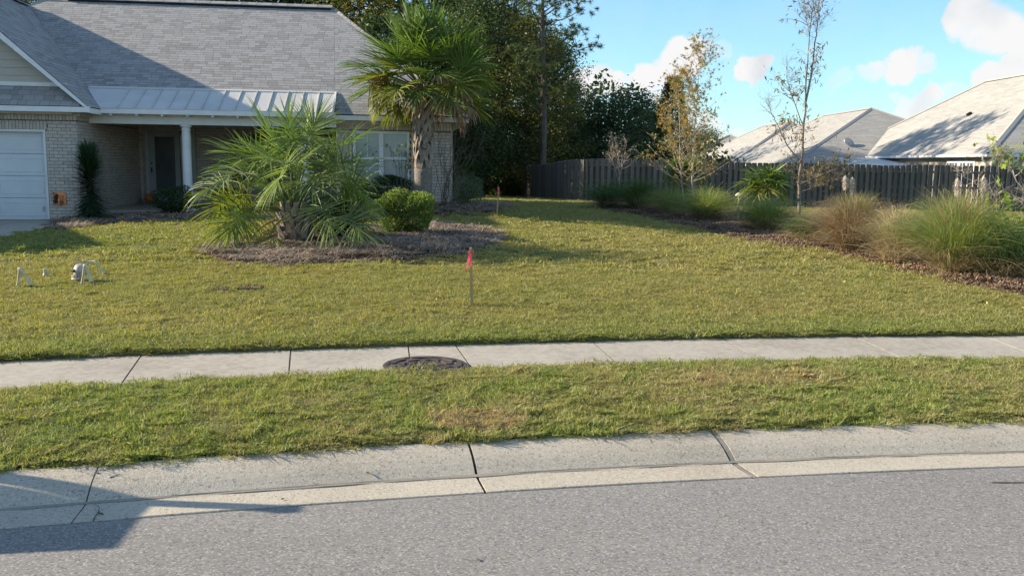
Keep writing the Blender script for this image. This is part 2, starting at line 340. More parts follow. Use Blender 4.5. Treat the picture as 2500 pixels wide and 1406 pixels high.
def grassmat(name, tan, green, bright, extra=None):
    m = bpy.data.materials.new(name); m.use_nodes = True; nt = m.node_tree; N = nt.nodes; L = nt.links
    bs = N['Principled BSDF']; out = N['Material Output']
    g = N.new('ShaderNodeNewGeometry'); a = N.new('ShaderNodeAttribute'); a.attribute_name = 'tint'
    sep = N.new('ShaderNodeSeparateXYZ'); L.new(g.outputs['Position'], sep.inputs[0])
    n1 = N.new('ShaderNodeTexNoise'); n1.inputs['Scale'].default_value = .55; n1.inputs['Detail'].default_value = 6; n1.inputs['Roughness'].default_value = .65; L.new(g.outputs['Position'], n1.inputs['Vector'])
    n2 = N.new('ShaderNodeTexNoise'); n2.inputs['Scale'].default_value = 4.5; n2.inputs['Detail'].default_value = 4; L.new(g.outputs['Position'], n2.inputs['Vector'])
    def mix(f, c1, c2):
        x = N.new('ShaderNodeMix'); x.data_type = 'RGBA'
        if isinstance(f, float): x.inputs[0].default_value = f
        else: L.new(f, x.inputs[0])
        for c, s in ((c1, 6), (c2, 7)):
            if isinstance(c, tuple): x.inputs[s].default_value = (*c, 1)
            else: L.new(c, x.inputs[s])
        return x.outputs[2]
    def mr(v, a0, a1, b0=0, b1=1):
        x = N.new('ShaderNodeMapRange'); x.inputs[1].default_value = a0; x.inputs[2].default_value = a1; x.inputs[3].default_value = b0; x.inputs[4].default_value = b1
        x.interpolation_type = 'SMOOTHSTEP'; L.new(v, x.inputs[0]); return x.outputs[0]
    def math_(op, x, y):
        q = N.new('ShaderNodeMath'); q.operation = op; q.use_clamp = True
        for i, v in enumerate((x, y)):
            if isinstance(v, (int, float)): q.inputs[i].default_value = v
            else: L.new(v, q.inputs[i])
        return q.outputs[0]
    gm = a.outputs['Fac']
    f = math_('ADD', math_('MULTIPLY', mr(n1.outputs['Fac'], .38, .62), .55), math_('MULTIPLY', mr(n2.outputs['Fac'], .35, .65), .35))
    if extra: f = extra(N, L, g, mr, math_, f)
    base = mix(f, tan, green)
    n3 = N.new('ShaderNodeTexNoise'); n3.inputs['Scale'].default_value = 11; n3.inputs['Detail'].default_value = 3; L.new(g.outputs['Position'], n3.inputs['Vector'])
    base = mix(mr(n3.outputs['Fac'], .56, .68, 0, .7), base, (.07,.085,.022))
    n4 = N.new('ShaderNodeTexNoise'); n4.inputs['Scale'].default_value = 1.7; n4.inputs['Detail'].default_value = 5; n4.inputs['Roughness'].default_value = .7; L.new(g.outputs['Position'], n4.inputs['Vector'])
    base = mix(mr(n4.outputs['Fac'], .60, .72, 0, .5), base, (.22,.16,.085))
    base = mix(mr(gm, .55, .95, 0, .75), base, bright)
    base = mix(mr(gm, .0, .22, .7, 0), base, (.34,.28,.15))
    L.new(base, bs.inputs['Base Color']); bs.inputs['Roughness'].default_value = .6; bs.inputs['Specular IOR Level'].default_value = .25
    tr = N.new('ShaderNodeBsdfTranslucent'); mc = N.new('ShaderNodeMix'); mc.data_type = 'RGBA'; mc.blend_type = 'MULTIPLY'; mc.inputs[0].default_value = 1
    L.new(base, mc.inputs[6]); mc.inputs[7].default_value = (1.35, 1.4, .6, 1); L.new(mc.outputs[2], tr.inputs[0])
    ms = N.new('ShaderNodeMixShader'); ms.inputs[0].default_value = .35
    L.new(bs.outputs[0], ms.inputs[1]); L.new(tr.outputs[0], ms.inputs[2]); L.new(ms.outputs[0], out.inputs[0])
    return m
def dist_band(N, L, g, cx, cy, rx, ry, mr):
    m = N.new('ShaderNodeMapping'); m.vector_type = 'POINT'; m.inputs['Location'].default_value = (-cx/rx, -cy/ry, 0); m.inputs['Scale'].default_value = (1/rx, 1/ry, 0)
    L.new(g.outputs['Position'], m.inputs[0])
    nz = N.new('ShaderNodeTexNoise'); nz.inputs['Scale'].default_value = 6; L.new(g.outputs['Position'], nz.inputs['Vector'])
    ln = N.new('ShaderNodeVectorMath'); ln.operation = 'LENGTH'; L.new(m.outputs[0], ln.inputs[0])
    ad = N.new('ShaderNodeMath'); ad.operation = 'ADD'; L.new(ln.outputs['Value'], ad.inputs[0]); L.new(nz.outputs['Fac'], ad.inputs[1])
    return mr(ad.outputs[0], .95, 1.65, 1, 0)

def instancer(name, pts, rot, scl, idx, meshes, kind='stuff', label=None):
    """one object whose geometry nodes place the given meshes on its points"""
    me = bpy.data.meshes.new(name); pts = np.asarray(pts, float); n = len(pts)
    me.vertices.add(n); me.vertices.foreach_set('co', pts.ravel())
    for an, ty, key, arr in (('rot','FLOAT_VECTOR','vector',rot),('scl','FLOAT_VECTOR','vector',scl),('idx','INT','value',idx)):
        t = me.attributes.new(an, ty, 'POINT'); t.data.foreach_set(key, np.asarray(arr).ravel().astype(np.int32 if ty == 'INT' else np.float32))
    o = bpy.data.objects.new(name, me); COL.objects.link(o)
    src = bpy.data.collections.new(name+'_pieces')
    for k, m in enumerate(meshes):
        q = bpy.data.objects.new('%s_piece_%02d' % (name, k), m); src.objects.link(q)
    ng = bpy.data.node_groups.new(name+'_scatter', 'GeometryNodeTree')
    ng.interface.new_socket('Geometry', in_out='INPUT', socket_type='NodeSocketGeometry'); ng.interface.new_socket('Geometry', in_out='OUTPUT', socket_type='NodeSocketGeometry')
    N = ng.nodes; L = ng.links
    gi = N.new('NodeGroupInput'); go = N.new('NodeGroupOutput'); io = N.new('GeometryNodeInstanceOnPoints')
    ci = N.new('GeometryNodeCollectionInfo'); ci.inputs['Collection'].default_value = src; ci.inputs['Separate Children'].default_value = True; ci.inputs['Reset Children'].default_value = True
    def na(nm, ty):
        q = N.new('GeometryNodeInputNamedAttribute'); q.data_type = ty; q.inputs['Name'].default_value = nm; return q.outputs['Attribute']
    L.new(gi.outputs[0], io.inputs['Points']); L.new(ci.outputs[0], io.inputs['Instance']); io.inputs['Pick Instance'].default_value = True
    L.new(na('idx','INT'), io.inputs['Instance Index'])
    er = N.new('FunctionNodeEulerToRotation'); L.new(na('rot','FLOAT_VECTOR'), er.inputs[0]); L.new(er.outputs[0], io.inputs['Rotation'])
    L.new(na('scl','FLOAT_VECTOR'), io.inputs['Scale']); L.new(io.outputs[0], go.inputs[0])
    md = o.modifiers.new('scatter', 'NODES'); md.node_group = ng
    if kind: o['kind'] = kind
    if label: o['label'] = label
    return o

# ================================================================== GROUND
def curve(pts, z):
    W = [atz(px, py, z) for px, py in pts]; x = np.array([w.x for w in W]); y = np.array([w.y for w in W])
    c = np.polyfit(x, y, 2); lo, hi = -7.0, 8.0
    def f(X):
        X = np.asarray(X, float); Xc = np.clip(X, lo, hi)
        return np.polyval(c, Xc) + (X - Xc)*np.polyval(np.polyder(c), Xc)
    return f
y_road = curve([(0,1290),(740,1235),(1200,1198),(1800,1168),(2500,1138)], 0)
y_cb = curve([(0,1148),(300,1130),(1155,1072),(1740,1050),(2500,1027)], .10)
y_swn = curve([(0,953),(287,943),(706,918),(1150,898),(1512,890),(1865,887),(2215,880),(2500,874)], .16)
y_swf = curve([(0,880),(330,872),(712,852),(1112,838),(1445,832),(1765,827),(2090,824),(2500,817)], .18)

CP = [(-.47,10.6,.27),(-6.2,12.3,.30),(-3,12,.30),(-11,21.6,.46),(-15,21.6,.46),(-10,17,.42),(-3.6,15.5,.50),(-7,19,.55),(-.3,21,.58),(-1.6,24,.84),
      (-6,23,.66),(.8,19,.50),(0,24,.62),(3.1,38,.40),(10,38,.28),(16.5,38,.22),(26,39,.15),(.6,49,.12),(4,28,.45),(8,18,.36),(12,12,.25),(4,13,.32),(12,25,.30),
      (20,25,.2),(20,12,.22),(-14,12,.3),(-20,21,.46),(-10,30,.5),(-20,35,.5),(-30,20,.4),(30,30,.1),(5,9.8,.24),(-4.5,8.3,.22),(0,9.4,.235),(12,10.8,.22),(-12,7,.2),(-5,40,.4),(-20,50,.3),(20,55,.1),(0,60,.1)]
CP = np.array(CP); _n = len(CP)
def _U(r2): return np.where(r2 > 1e-9, r2*np.log(r2 + 1e-12), 0)
_A = _U(((CP[:,None,:2]-CP[None,:,:2])**2).sum(-1)) + np.eye(_n)*4.0
_P = np.c_[np.ones(_n), CP[:,:2]]
_w = np.linalg.solve(np.block([[_A,_P],[_P.T,np.zeros((3,3))]]), np.r_[CP[:,2], 0,0,0])
def sm(x): x = np.clip(x, 0, 1); return x*x*(3-2*x)
def zg(X, Y):
    X = np.asarray(X, float); Y = np.asarray(Y, float); sh = np.broadcast(X, Y).shape
    x = np.broadcast_to(X, sh).ravel(); y = np.broadcast_to(Y, sh).ravel()
    xc = np.clip(x, -30, 30); ycl = np.clip(y, 6, 60)
    z = np.full(len(x), _w[-3]) + _w[-2]*xc + _w[-1]*ycl
    for i in range(_n): z += _w[i]*_U((xc-CP[i,0])**2 + (ycl-CP[i,1])**2)
    z = np.clip(z, 0, 1)
    t = y - y_swf(x)
    z = .215 + (z-.215)*sm(t/3.0)
    return z.reshape(sh) if sh else float(z[0])
def ground(px, py, dz=0):
    v = ray(px, py); t = np.linspace(5, 90, 3400); z = CAM_Z + v[2]*t
    g = zg(v[0]*t, v[1]*t) + dz
    k = int(np.argmax(z <= g)); 
    if z[k] > g[k]: k = len(t)-1
    return Vector((v[0]*t[k], v[1]*t[k], float(g[k])))

# lawn sheet
xs = np.concatenate([np.linspace(-900,-60,10)[:-1], np.linspace(-60,-16,24)[:-1], np.linspace(-16,30,140)[:-1], np.linspace(30,80,22)[:-1], np.linspace(80,900,10)])
ts = np.concatenate([np.linspace(0,6,40)[:-1], np.linspace(6,22,70)[:-1], np.linspace(22,60,50)[:-1], np.linspace(60,200,16)[:-1], np.linspace(200,1400,8)])
XX, TT = np.meshgrid(xs, ts); YY = y_swf(XX) + TT + .012; ZZ = zg(XX, YY)
ZZ = ZZ + .012*np.sin(XX*2.1+YY*.7)*np.sin(YY*1.7-XX*.5)*sm(TT/2)
g = Geo(); nx = len(xs); i = (np.arange(len(ts)-1)[:,None]*nx + np.arange(nx-1)[None,:]).ravel()
g.add(np.stack([XX,YY,ZZ],-1).reshape(-1,3), np.stack([i,i+1,i+1+nx,i+nx],-1), .5)
sk = np.stack([XX[0],YY[0],ZZ[0]],-1); sk2 = sk.copy(); sk2[:,2] = -.05
j = np.arange(nx-1); g.add(np.concatenate([sk, sk2]), np.stack([j+nx, j+1+nx, j+1, j],-1), .5)
lawn = g.build('lawn', M_lawnbase, smooth=True); tag(lawn, kind='structure')

# verge sheet
def zv(X, Y):
    a = y_cb(X); b = y_swn(X); f = np.clip((Y-a)/(b-a), 0, 1)
    return .105 + .05*f + .012*np.sin(np.pi*f)
xv = np.concatenate([np.linspace(-60,-12,20)[:-1], np.linspace(-12,14,160)[:-1], np.linspace(14,80,20)]); fv = np.linspace(.008,.992,14)
XX, FF = np.meshgrid(xv, fv); YY = y_cb(XX) + (y_swn(XX)-y_cb(XX))*FF; ZZ = zv(XX, YY); ZZ[0] -= .03; ZZ[-1] -= .02
nx = len(xv); i = (np.arange(13)[:,None]*nx + np.arange(nx-1)[None,:]).ravel()
g = Geo(); g.add(np.stack([XX,YY,ZZ],-1).reshape(-1,3), np.stack([i,i+1,i+1+nx,i+nx],-1), .5)
tag(g.build('verge', M_lawnbase, smooth=True), kind='structure')
# soil under the paving
g = Geo(); xx = np.concatenate([np.linspace(-60,-12,20)[:-1], np.linspace(-12,14,80)[:-1], np.linspace(14,80,20)])
a = np.stack([xx, y_road(xx)-.05, np.full(len(xx),-.055)],-1); b = np.stack([xx, y_cb(xx)+.02, np.full(len(xx),-.05)],-1)
c = np.stack([xx, y_swn(xx)-.03, np.full(len(xx),.10)],-1); d = np.stack([xx, y_swf(xx)+.03, np.full(len(xx),.12)],-1)
n = len(xx); j = np.arange(n-1)
for p, q in ((a,b),(b,c),(c,d)): g.add(np.concatenate([p,q]), np.stack([j,j+1,j+1+n,j+n],-1), .5)
tag(g.build('soil', M_joint), kind='structure')

# street: asphalt sheet with slight crown
g = Geo(); xr = np.concatenate([np.linspace(-900,-40,6)[:-1], np.linspace(-40,-8,20)[:-1], np.linspace(-8,10,90)[:-1], np.linspace(10,50,20)[:-1], np.linspace(50,900,6)])
off = np.array([0,.02,.3,1,2.5,4,8,30,600]); zo = np.array([-.03,.002,.006,.02,.05,.06,.0,-.05,-.1])
XX, OO = np.meshgrid(xr, off); YY = y_road(XX) - OO + .0*XX; YY[0] -= .004; ZZ = np.broadcast_to(zo[:,None], XX.shape)
nx = len(xr); i = (np.arange(len(off)-1)[:,None]*nx + np.arange(nx-1)[None,:]).ravel()
g.add(np.stack([XX,YY,ZZ],-1).reshape(-1,3), np.stack([i,i+nx,i+1+nx,i+1],-1), .5)
tag(g.build('street', M_asphalt, smooth=False), kind='structure')

# rolled curb in cast sections
curb = empty('curb', (0,0,0), kind='structure')
PROF = [(0,-.06),(.004,.0),(.01,.004),(.2,-.004),(.40,-.010),(.45,-.004),(.5,.012),(.58,.040),(.68,.066),(.8,.088),(.9,.099),(.97,.103),(.996,.097),(1,.03)]
def curb_sec(x0, x1, mat_=M_curb, name='curb_section', dz=0):
    g = Geo(); n = max(2, int((x1-x0)/.12)); t = np.linspace(x0, x1, n); V = []
    for f, z in PROF:
        w = y_cb(t) - y_road(t); X = t - .20*(f-.42)*w; Y = y_road(X) + (y_cb(X)-y_road(X))*f
        V.append(np.stack([X, Y, np.full(n, z+dz) + (.0015*np.sin(t*3+f*5))],-1))
    V = np.concatenate(V); m = len(PROF); i = (np.arange(m-1)[:,None]*n + np.arange(n-1)[None,:]).ravel()
    g.add(V, np.stack([i,i+1,i+1+n,i+n],-1), rng.random())
    for col, o in ((0,1),(n-1,-1)):
        ring = [k*n+col for k in range(m)][::o]; g.add(V[ring], [list(range(m))], .5)
    o = g.build(name, mat_, curb); return o
xj = [-16,-12.2,-8.4,-5.4,-2.42,-.20,1.52,5.0,8.2,11.4,16]
for a, b in zip(xj[:-1], xj[1:]):
    curb_sec(a + (.006 if abs(a+2.42) > .01 else .004), b - (.012 if abs(b+.20) < .01 else (.006 if abs(b+2.42) > .01 else .004)) - (.0 if abs(b-1.52) > .01 else .035))
curb_sec(1.492, 1.60-.035, M_patch, 'curb_patch', -.004)
# the cracked line of the left section: thin dark sliver with chipped edges
dirt_g = Geo(); xx_ = np.linspace(-6.5, 8, 420)
for f_0, amp in ((.43,.009),(.45,.006)):
    X = xx_; Y = y_road(X)+(y_cb(X)-y_road(X))*f_0; wv = amp*(.15+np.abs(np.sin(X*1.7+f_0*40)+.6*np.sin(X*4.3)+.4*np.sin(X*11))); zz_ = np.full(len(X), -.0035)
    A = np.stack([X, Y-wv, zz_],-1); B = np.stack([X, Y+wv*.7, zz_+.004],-1); j = np.arange(len(X)-1); n = len(X)
    dirt_g.add(np.concatenate([A,B]), np.stack([j,j+1,j+1+n,j+n],-1), .5)
do_ = dirt_g.build('dirt_line', mat('gutter_dirt', [(.20,.178,.145),(.33,.295,.24)], 1, 8, 6, fine=(60,.5)), curb)
def crack(name, pix, z0, z1, w):
    g = Geo(); P = []
    for k, (px, py) in enumerate(pix): 
        p = atz(px, py, z0 + (z1-z0)*k/(len(pix)-1)); P.append((p.x, p.y, p.z+.004))
    g.tube(P, [w*(.5+rng.random()) for _ in P], 4, .2); o = g.build(name, M_joint, curb); return o
crack('crack', [(303,1131),(297,1143),(293,1152),(290,1162),(283,1168),(284,1178),(280,1190),(279,1200),(272,1214)], .103, .0, .0035)
crack('crack', [(293,1158),(280,1162),(268,1167)], .08, .07, .003)
crack('crack', [(232,1230),(243,1240),(240,1250),(232,1262),(228,1272)], -.005, .006, .003)
crack('crack', [(240,1252),(252,1256)], -.0, .0, .004)

# foundry-like stamp pressed in the pan, and a tar streak on the road
tc_ = bpy.data.curves.new('curb_stamp', 'FONT'); tc_.body = 'FLOW'; tc_.size = .055; tc_.extrude = .0008; tc_.align_x = 'CENTER'; tc_.materials.append(M_patch)
ts_ = bpy.data.objects.new('curb_stamp', tc_); COL.objects.link(ts_); ts_.parent = curb; w_ = atz(1768, 1130, -.003); ts_.location = (w_.x, w_.y, -.0035); ts_.rotation_euler = (0, 0, .17)
g = Geo(); n = 24; X = np.linspace(3.02, 4.2, n); yc_ = y_road(X) - .30 + .012*np.sin(X*9); hw_ = .011*(1+.5*np.sin(X*13))*np.clip((X-3.0)*9,.2,1); zc_ = np.full(n, .0105)
j = np.arange(n-1); g.add(np.concatenate([np.stack([X,yc_-hw_,zc_],-1), np.stack([X,yc_+hw_,zc_],-1)]), np.stack([j,j+1,j+1+n,j+n],-1), .5)
g.build('tar_streak', mat('tar', [(.06,.058,.055),(.10,.095,.09)], .7, 20), bpy.data.objects['street'])
# sidewalk slabs
walk = empty('sidewalk', (0,0,0), kind='structure')
jt = [(-1.0,-.6)]
pairs = [((330,875),(287,943)),((712,852),(706,918)),((1000,838),(1006,905)),((1112,838),(1155,900)),((1445,832),(1512,890)),((1765,827),(1865,887)),((2090,824),(2215,880)),((2400,819),(2545,874))]
J = [(atz(*a, .18), atz(*b, .16)) for a, b in pairs]
L0 = [(J[0][0].x-1.5*k, J[0][1].x-1.42*k) for k in range(6,0,-1)] + [(a.x, b.x) for a, b in J]
L0 += [(L0[-1][0]+1.5*k, L0[-1][1]+1.46*k) for k in range(1,6)]
def slab(f0, n0, f1, n1):
    g = Geo(); gap = .007; m = 6; rows = []
    fr = [0,.01,.5,.99,1]; zz = [-.004,.0,.0,.0,-.004]
    V = []
    for f, dz in zip(fr, zz):
        for u in [0,.003,.33,.5,.67,.997,1]:
            xn = n0+gap + (n1-n0-2*gap)*u; xf = f0+gap + (f1-f0-2*gap)*u
            X = xn + (xf-xn)*f; yn, yf = float(y_swn(X)), float(y_swf(X))
            e = 0 if u in (0, 1) else 0
            V.append((X, yn + (yf-yn)*f + .0, .16 + .02*f + dz + e))
    w = m+1; Fc = [(r*w+c, r*w+c+1, (r+1)*w+c+1, (r+1)*w+c) for r in range(4) for c in range(m)]
    n = len(V); ring = list(range(w)) + [r*w+m for r in range(1,5)] + [4*w+c for c in range(m-1,-1,-1)] + [r*w for r in range(3,0,-1)]
    V += [(V[k][0], V[k][1], V[k][2]-.07) for k in ring]; rr = len(ring)
    Fc2 = [(ring[k], n+k, n+(k+1)%rr, ring[(k+1)%rr]) for k in range(rr)]
    g.add(V, Fc + Fc2, rng.random()); return g.build('slab', M_conc, walk)
for k, (f0, n0) in enumerate(L0[1:-1]):   # dirt packed almost flush in each joint
    a_ = (f0, float(y_swf(f0))-.004, .176); b_ = (n0, float(y_swn(n0))+.004, .156); w_ = .0064
    g = Geo(); V = [(a_[0]-w_,a_[1],a_[2]),(a_[0]+w_,a_[1],a_[2]),(b_[0]+w_,b_[1],b_[2]),(b_[0]-w_,b_[1],b_[2])]; V += [(x,y,z-.06) for x,y,z in V]
    g.add(V, [(0,3,2,1),(4,5,6,7),(0,1,5,4),(1,2,6,5),(2,3,7,6),(3,0,4,7)], .5); g.build('joint', M_joint, walk)
for k in range(len(L0)-1):
    slab(L0[k][0], L0[k][1], L0[k+1][0], L0[k+1][1])

# driveway
g = Geo(); U = []
for q_ in ((0,584),(60,571),(112,560),(150,546.5),(128,541)):
    w_ = ground(*q_); U.append((w_.x, w_.y))
x0_, y0_ = U[0]; U = [(x0_+.35, float(y_swf(x0_+.35))+.02), (x0_+.3, (float(y_swf(x0_))+y0_)/2)] + U
V = []; 
for x, y in U:
    for s in (0, 1.5, 3, 4.5, 6.6): V.append((x-s, y, zg(x-s, y)+.03))
Fc = [(r*5+c+1, r*5+c, (r+1)*5+c, (r+1)*5+c+1) for r in range(len(U)-1) for c in range(4)]
g.add(V, Fc, .4)
tag(g.build('driveway', M_conc), kind='structure')
# beds ---------------------------------------------------------------
def resample(P, n):
    P = np.array(P); s = np.r_[0, np.cumsum(np.linalg.norm(np.diff(P,axis=0),axis=1))]; t = np.linspace(0, s[-1], n)
    return np.stack([np.interp(t, s, P[:,0]), np.interp(t, s, P[:,1])], -1)
BEDS = []
def bed(name, near, far, mat_, lift, n=50, m=9):
    A = resample([ground(*p)[:2] for p in near], n); B = resample([(p if len(p) == 2 and abs(p[0]) < 60 and abs(p[1]) < 60 else ground(*p)[:2]) for p in far], n)
    A = A + .05*np.sin(np.arange(n)*1.3)[:,None]*np.array([0,1]); f = np.linspace(0, 1, m)[:,None,None]
    W = A[None]*(1-f) + B[None]*f; ff = np.broadcast_to(f[...,0], W.shape[:2]); ends = np.minimum(np.arange(n), n-1-np.arange(n))/4.0
    prof = np.minimum(1, np.sin(np.pi*ff)*1.9)*np.clip(ends,0,1)[None]
    Z = zg(W[...,0], W[...,1]) + .012 + lift*prof + .012*np.sin(W[...,0]*7)*np.sin(W[...,1]*6)*prof
    V = np.concatenate([W, Z[...,None]], -1).reshape(-1,3); i = (np.arange(m-1)[:,None]*n + np.arange(n-1)[None,:]).ravel()
    g = Geo(); g.add(V, np.stack([i,i+1,i+1+n,i+n],-1), .5); o = g.build(name, mat_, smooth=True); tag(o, kind='structure')
    poly = np.concatenate([A, B[::-1]]); BEDS.append((poly, W, Z)); return o
def inpoly(x, y, poly):
    x = np.asarray(x); y = np.asarray(y); c = np.zeros(x.shape, bool); n = len(poly)
    for i in range(n):
        x0,y0 = poly[i]; x1,y1 = poly[i-1]
        if abs(y1-y0) < 1e-9: continue
        c ^= ((y0 > y) != (y1 > y)) & (x < (x1-x0)*(y-y0)/(y1-y0)+x0)
    return c
def bedz(x, y):
    for poly, W, Z in BEDS:
        if inpoly(np.array([x]), np.array([y]), poly)[0]:
            d = (W[...,0]-x)**2 + (W[...,1]-y)**2; k = np.argmin(d); return float(Z.ravel()[k])
    return zg(x, y)
bed('mulch_bed', [(505,622),(540,640),(620,648),(720,649),(850,643),(1000,636),(1120,624),(1190,606),(1218,588)],
    [(500,612),(560,598),(640,585),(740,572),(860,560),(960,550),(1060,546),(1150,556),(1216,582)], M_mulch, .045)
bed('right_mulch_bed', [(1500,520),(1560,530),(1640,548),(1700,560),(1790,585),(1900,603),(2000,614),(2100,632),(2200,655),(2300,685),(2400,708),(2500,732),(2750,790)],
    [(1440,498),(1560,505),(1700,512),(1820,520),(1950,528),(2100,545),(2250,570),(2400,596),(2500,615),(2640,645),(2850,690)], M_redmulch, .06, 70)
bed('foundation_mulch_bed', [(118,562),(160,563),(215,553),(300,546),(420,542),(560,540),(760,538),(960,536),(1060,530),(1130,524),(1190,524),(1218,514)],
    [(-10.9,21.7),(-10.2,22.0),(-9.9,24.5),(-8.4,24.6),(-6,24.6),(-4.4,25),(-3.2,25.2),(-2,25.4),(-1.3,25.6),(-1.0,27),(-.6,28),(.1,25.5)], M_mulch, .03, 60)

# grass patches -------------------------------------------------------
def grass_patch(nb, rad, h, w, lay=.9):
    g = Geo(); r = rad*np.sqrt(rng.random(nb)); th = rng.random(nb)*2*math.pi
    B = np.stack([r*np.cos(th), r*np.sin(th), np.full(nb, -.012)], -1)
    az = rng.random(nb)*2*math.pi; H = h*(.45+.75*rng.random(nb)); le = lay*(rng.random(nb)**.7)
    dr = np.stack([np.cos(az), np.sin(az), np.zeros(nb)], -1)
    s = np.array([0,.55,1.0]); P = B[:,None,:] + dr[:,None,:]*(H*le*1.5)[:,None,None]*(s**1.5)[None,:,None]
    P[...,2] += (H*(1-.45*le))[:,None]*np.array([0,.65,1.0])[None,:]
    W = w*(.6+.8*rng.random(nb))[:,None]*np.array([1,.8,.1])[None,:]
    side = np.cross(dr, [0,0,1.]) + .5*rng.normal(size=(nb,3)); side /= np.linalg.norm(side,axis=1)[:,None]
    g.strips(P, W, side); o = g.build('patch', None); me = o.data; bpy.data.objects.remove(o); return me
def with_mat(me, m):
    c = me.copy(); c.materials.clear(); c.materials.append(m); return c
def lawn_extra(N, L, g, mr, math_, f):
    sp = N.new('ShaderNodeSeparateXYZ'); L.new(g.outputs['Position'], sp.inputs[0])
    # the strip that the sidewalk keeps moist is greener; so is the corner by the drive
    lin = math_('SUBTRACT', sp.outputs[1], 0); 
    sub = N.new('ShaderNodeMath'); sub.operation = 'MULTIPLY_ADD'; L.new(sp.outputs[0], sub.inputs[0]); sub.inputs[1].default_value = -.19; L.new(sp.outputs[1], sub.inputs[2])
    e = mr(sub.outputs[0], 8.9, 10.0, .55, 0)
    b2 = dist_band(N, L, g, -7.6, 16.6, 3.6, 3.0, mr)
    f2 = math_('ADD', math_('MULTIPLY', f, .62), e)
    return math_('ADD', f2, math_('MULTIPLY', b2, .5))
M_lawn = grassmat('lawn_grass', (.33,.28,.115), (.205,.245,.065), (.42,.405,.165), lawn_extra)
def verge_extra(N, L, g, mr, math_, f):
    a = dist_band(N, L, g, -.26, 6.22, .33, .25, mr)
    b = dist_band(N, L, g, 2.2, 7.55, 1.0, .45, mr)
    f2 = math_('ADD', f, .25)
    f3 = math_('SUBTRACT', f2, math_('MULTIPLY', a, 3.0))
    return math_('SUBTRACT', f3, math_('MULTIPLY', b, .55))
M_verge = grassmat('verge_grass', (.40,.29,.18), (.205,.255,.062), (.44,.45,.16), verge_extra)
def scatter_pts(n, xr, yr, margin=1.25):
    x = rng.uniform(*xr, n); y = rng.uniform(*yr, n)
    ok = np.abs(x) < (.568*margin)*y + .4
    return x[ok], y[ok]
def place_grass(name, x, y, z, meshes, smin, smax, label=None, tilt=.12):
    n = len(x); rot = np.stack([rng.normal(size=n)*tilt, rng.normal(size=n)*tilt, rng.random(n)*6.283], -1)
    s = rng.uniform(smin, smax, n); scl = np.stack([s, s, s*rng.uniform(.45,1.6,n)*(.75+.5*(np.sin(x*5.1+1.3*np.sin(y*3.7))*np.sin(y*6.3+x)>.1))], -1)
    return instancer(name, np.stack([x,y,z],-1), rot, scl, rng.integers(0, len(meshes), n), meshes)
DRIVE = np.array([(u[0], u[1]) for u in U] + [(u[0]-6.6, u[1]) for u in U[::-1]])
def off_beds(x, y, extra=True):
    ok = np.ones(len(x), bool)
    for poly, _, _ in BEDS: ok &= ~inpoly(x, y, poly)
    ok &= ~inpoly(x, y, DRIVE)
    # house footprint
    ok &= ~((y > 21.2 + .13*(x+10.4)) & (x < -10.0)) & ~((y > 23 + .13*(x+10.4)) & (x < -1.4) & (y < 40))
    return ok
pm = [grass_patch(420, .17, .036, .0028, 1.35) for _ in range(4)]
ph = [grass_patch(140, .13, .042, .0038, 1.45) for _ in range(4)]
pf = [grass_patch(140, .22, .045, .0065, 1.4) for _ in range(4)]
# verge
x = rng.uniform(-5.5, 7.5, 6200); f_ = rng.uniform(.035, .945, 6200); y = y_cb(x) + (y_swn(x)-y_cb(x))*f_
hole = ((x+.72)**2 + (y-7.78)**2) < 0.0
place_grass('verge_grass', x, y, zv(x,y)+.012, [with_mat(m, M_verge) for m in pm], .8, 1.15)
# a fringe leaning over the concrete edges
def fringe(name, yc, sgn, zf, mat_, n=1500, xr=(-6,8)):
    x = rng.uniform(*xr, n); y = yc(x) + sgn*rng.uniform(-.035, .05, n)
    return x, y
# lawn near / far
x, y = scatter_pts(50000, (-9,9.5), (7.4,13.5)); ok = (y > y_swf(x)+.055) & off_beds(x,y); x, y = x[ok], y[ok]
place_grass('lawn_grass', x, y, zg(x,y)+.012, [with_mat(m, M_lawn) for m in ph], .75, 1.15)
x, y = scatter_pts(44000, (-17,22), (13.2,50)); ok = off_beds(x,y) & ~((y>37.9)&(x>3.0)); x, y = x[ok], y[ok]
place_grass('lawn_grass', x, y, zg(x,y)+.010, [with_mat(m, M_lawn) for m in pf], .8, 1.4)
# pine straw on the beds
sp_ = Geo
def straw_patch(nb, rad, ln, w):
    g = Geo(); r = rad*np.sqrt(rng.random(nb)); th = rng.random(nb)*6.283; az = rng.random(nb)*6.283
    C = np.stack([r*np.cos(th), r*np.sin(th), rng.random(nb)*.03], -1); d = np.stack([np.cos(az), np.sin(az), rng.normal(size=nb)*.25], -1)
    Lh = ln*(.5+rng.random(nb)); P = np.stack([C-d*Lh[:,None], C+np.array([0,0,.012]), C+d*Lh[:,None]], 1)
    side = np.cross(d, [0,0,1.]); side /= np.linalg.norm(side,axis=1)[:,None]
    g.strips(P, np.full((nb,3), w), side); o = g.build('p', None); me = o.data; bpy.data.objects.remove(o); return me
st = [with_mat(straw_patch(170, .26, .075, .0045), M_straw) for _ in range(3)]
ch = [with_mat(straw_patch(150, .26, .024, .008), M_chips) for _ in range(3)]
def on_bed(k, n):
    poly, W, Z = BEDS[k]; lo = poly.min(0); hi = poly.max(0); x = rng.uniform(lo[0],hi[0],n); y = rng.uniform(lo[1],hi[1],n)
    ok = inpoly(x, y, poly); x, y = x[ok], y[ok]; z = np.array([float(Z.ravel()[np.argmin((W[...,0]-a)**2+(W[...,1]-b)**2)]) for a, b in zip(x,y)])
    return x, y, z
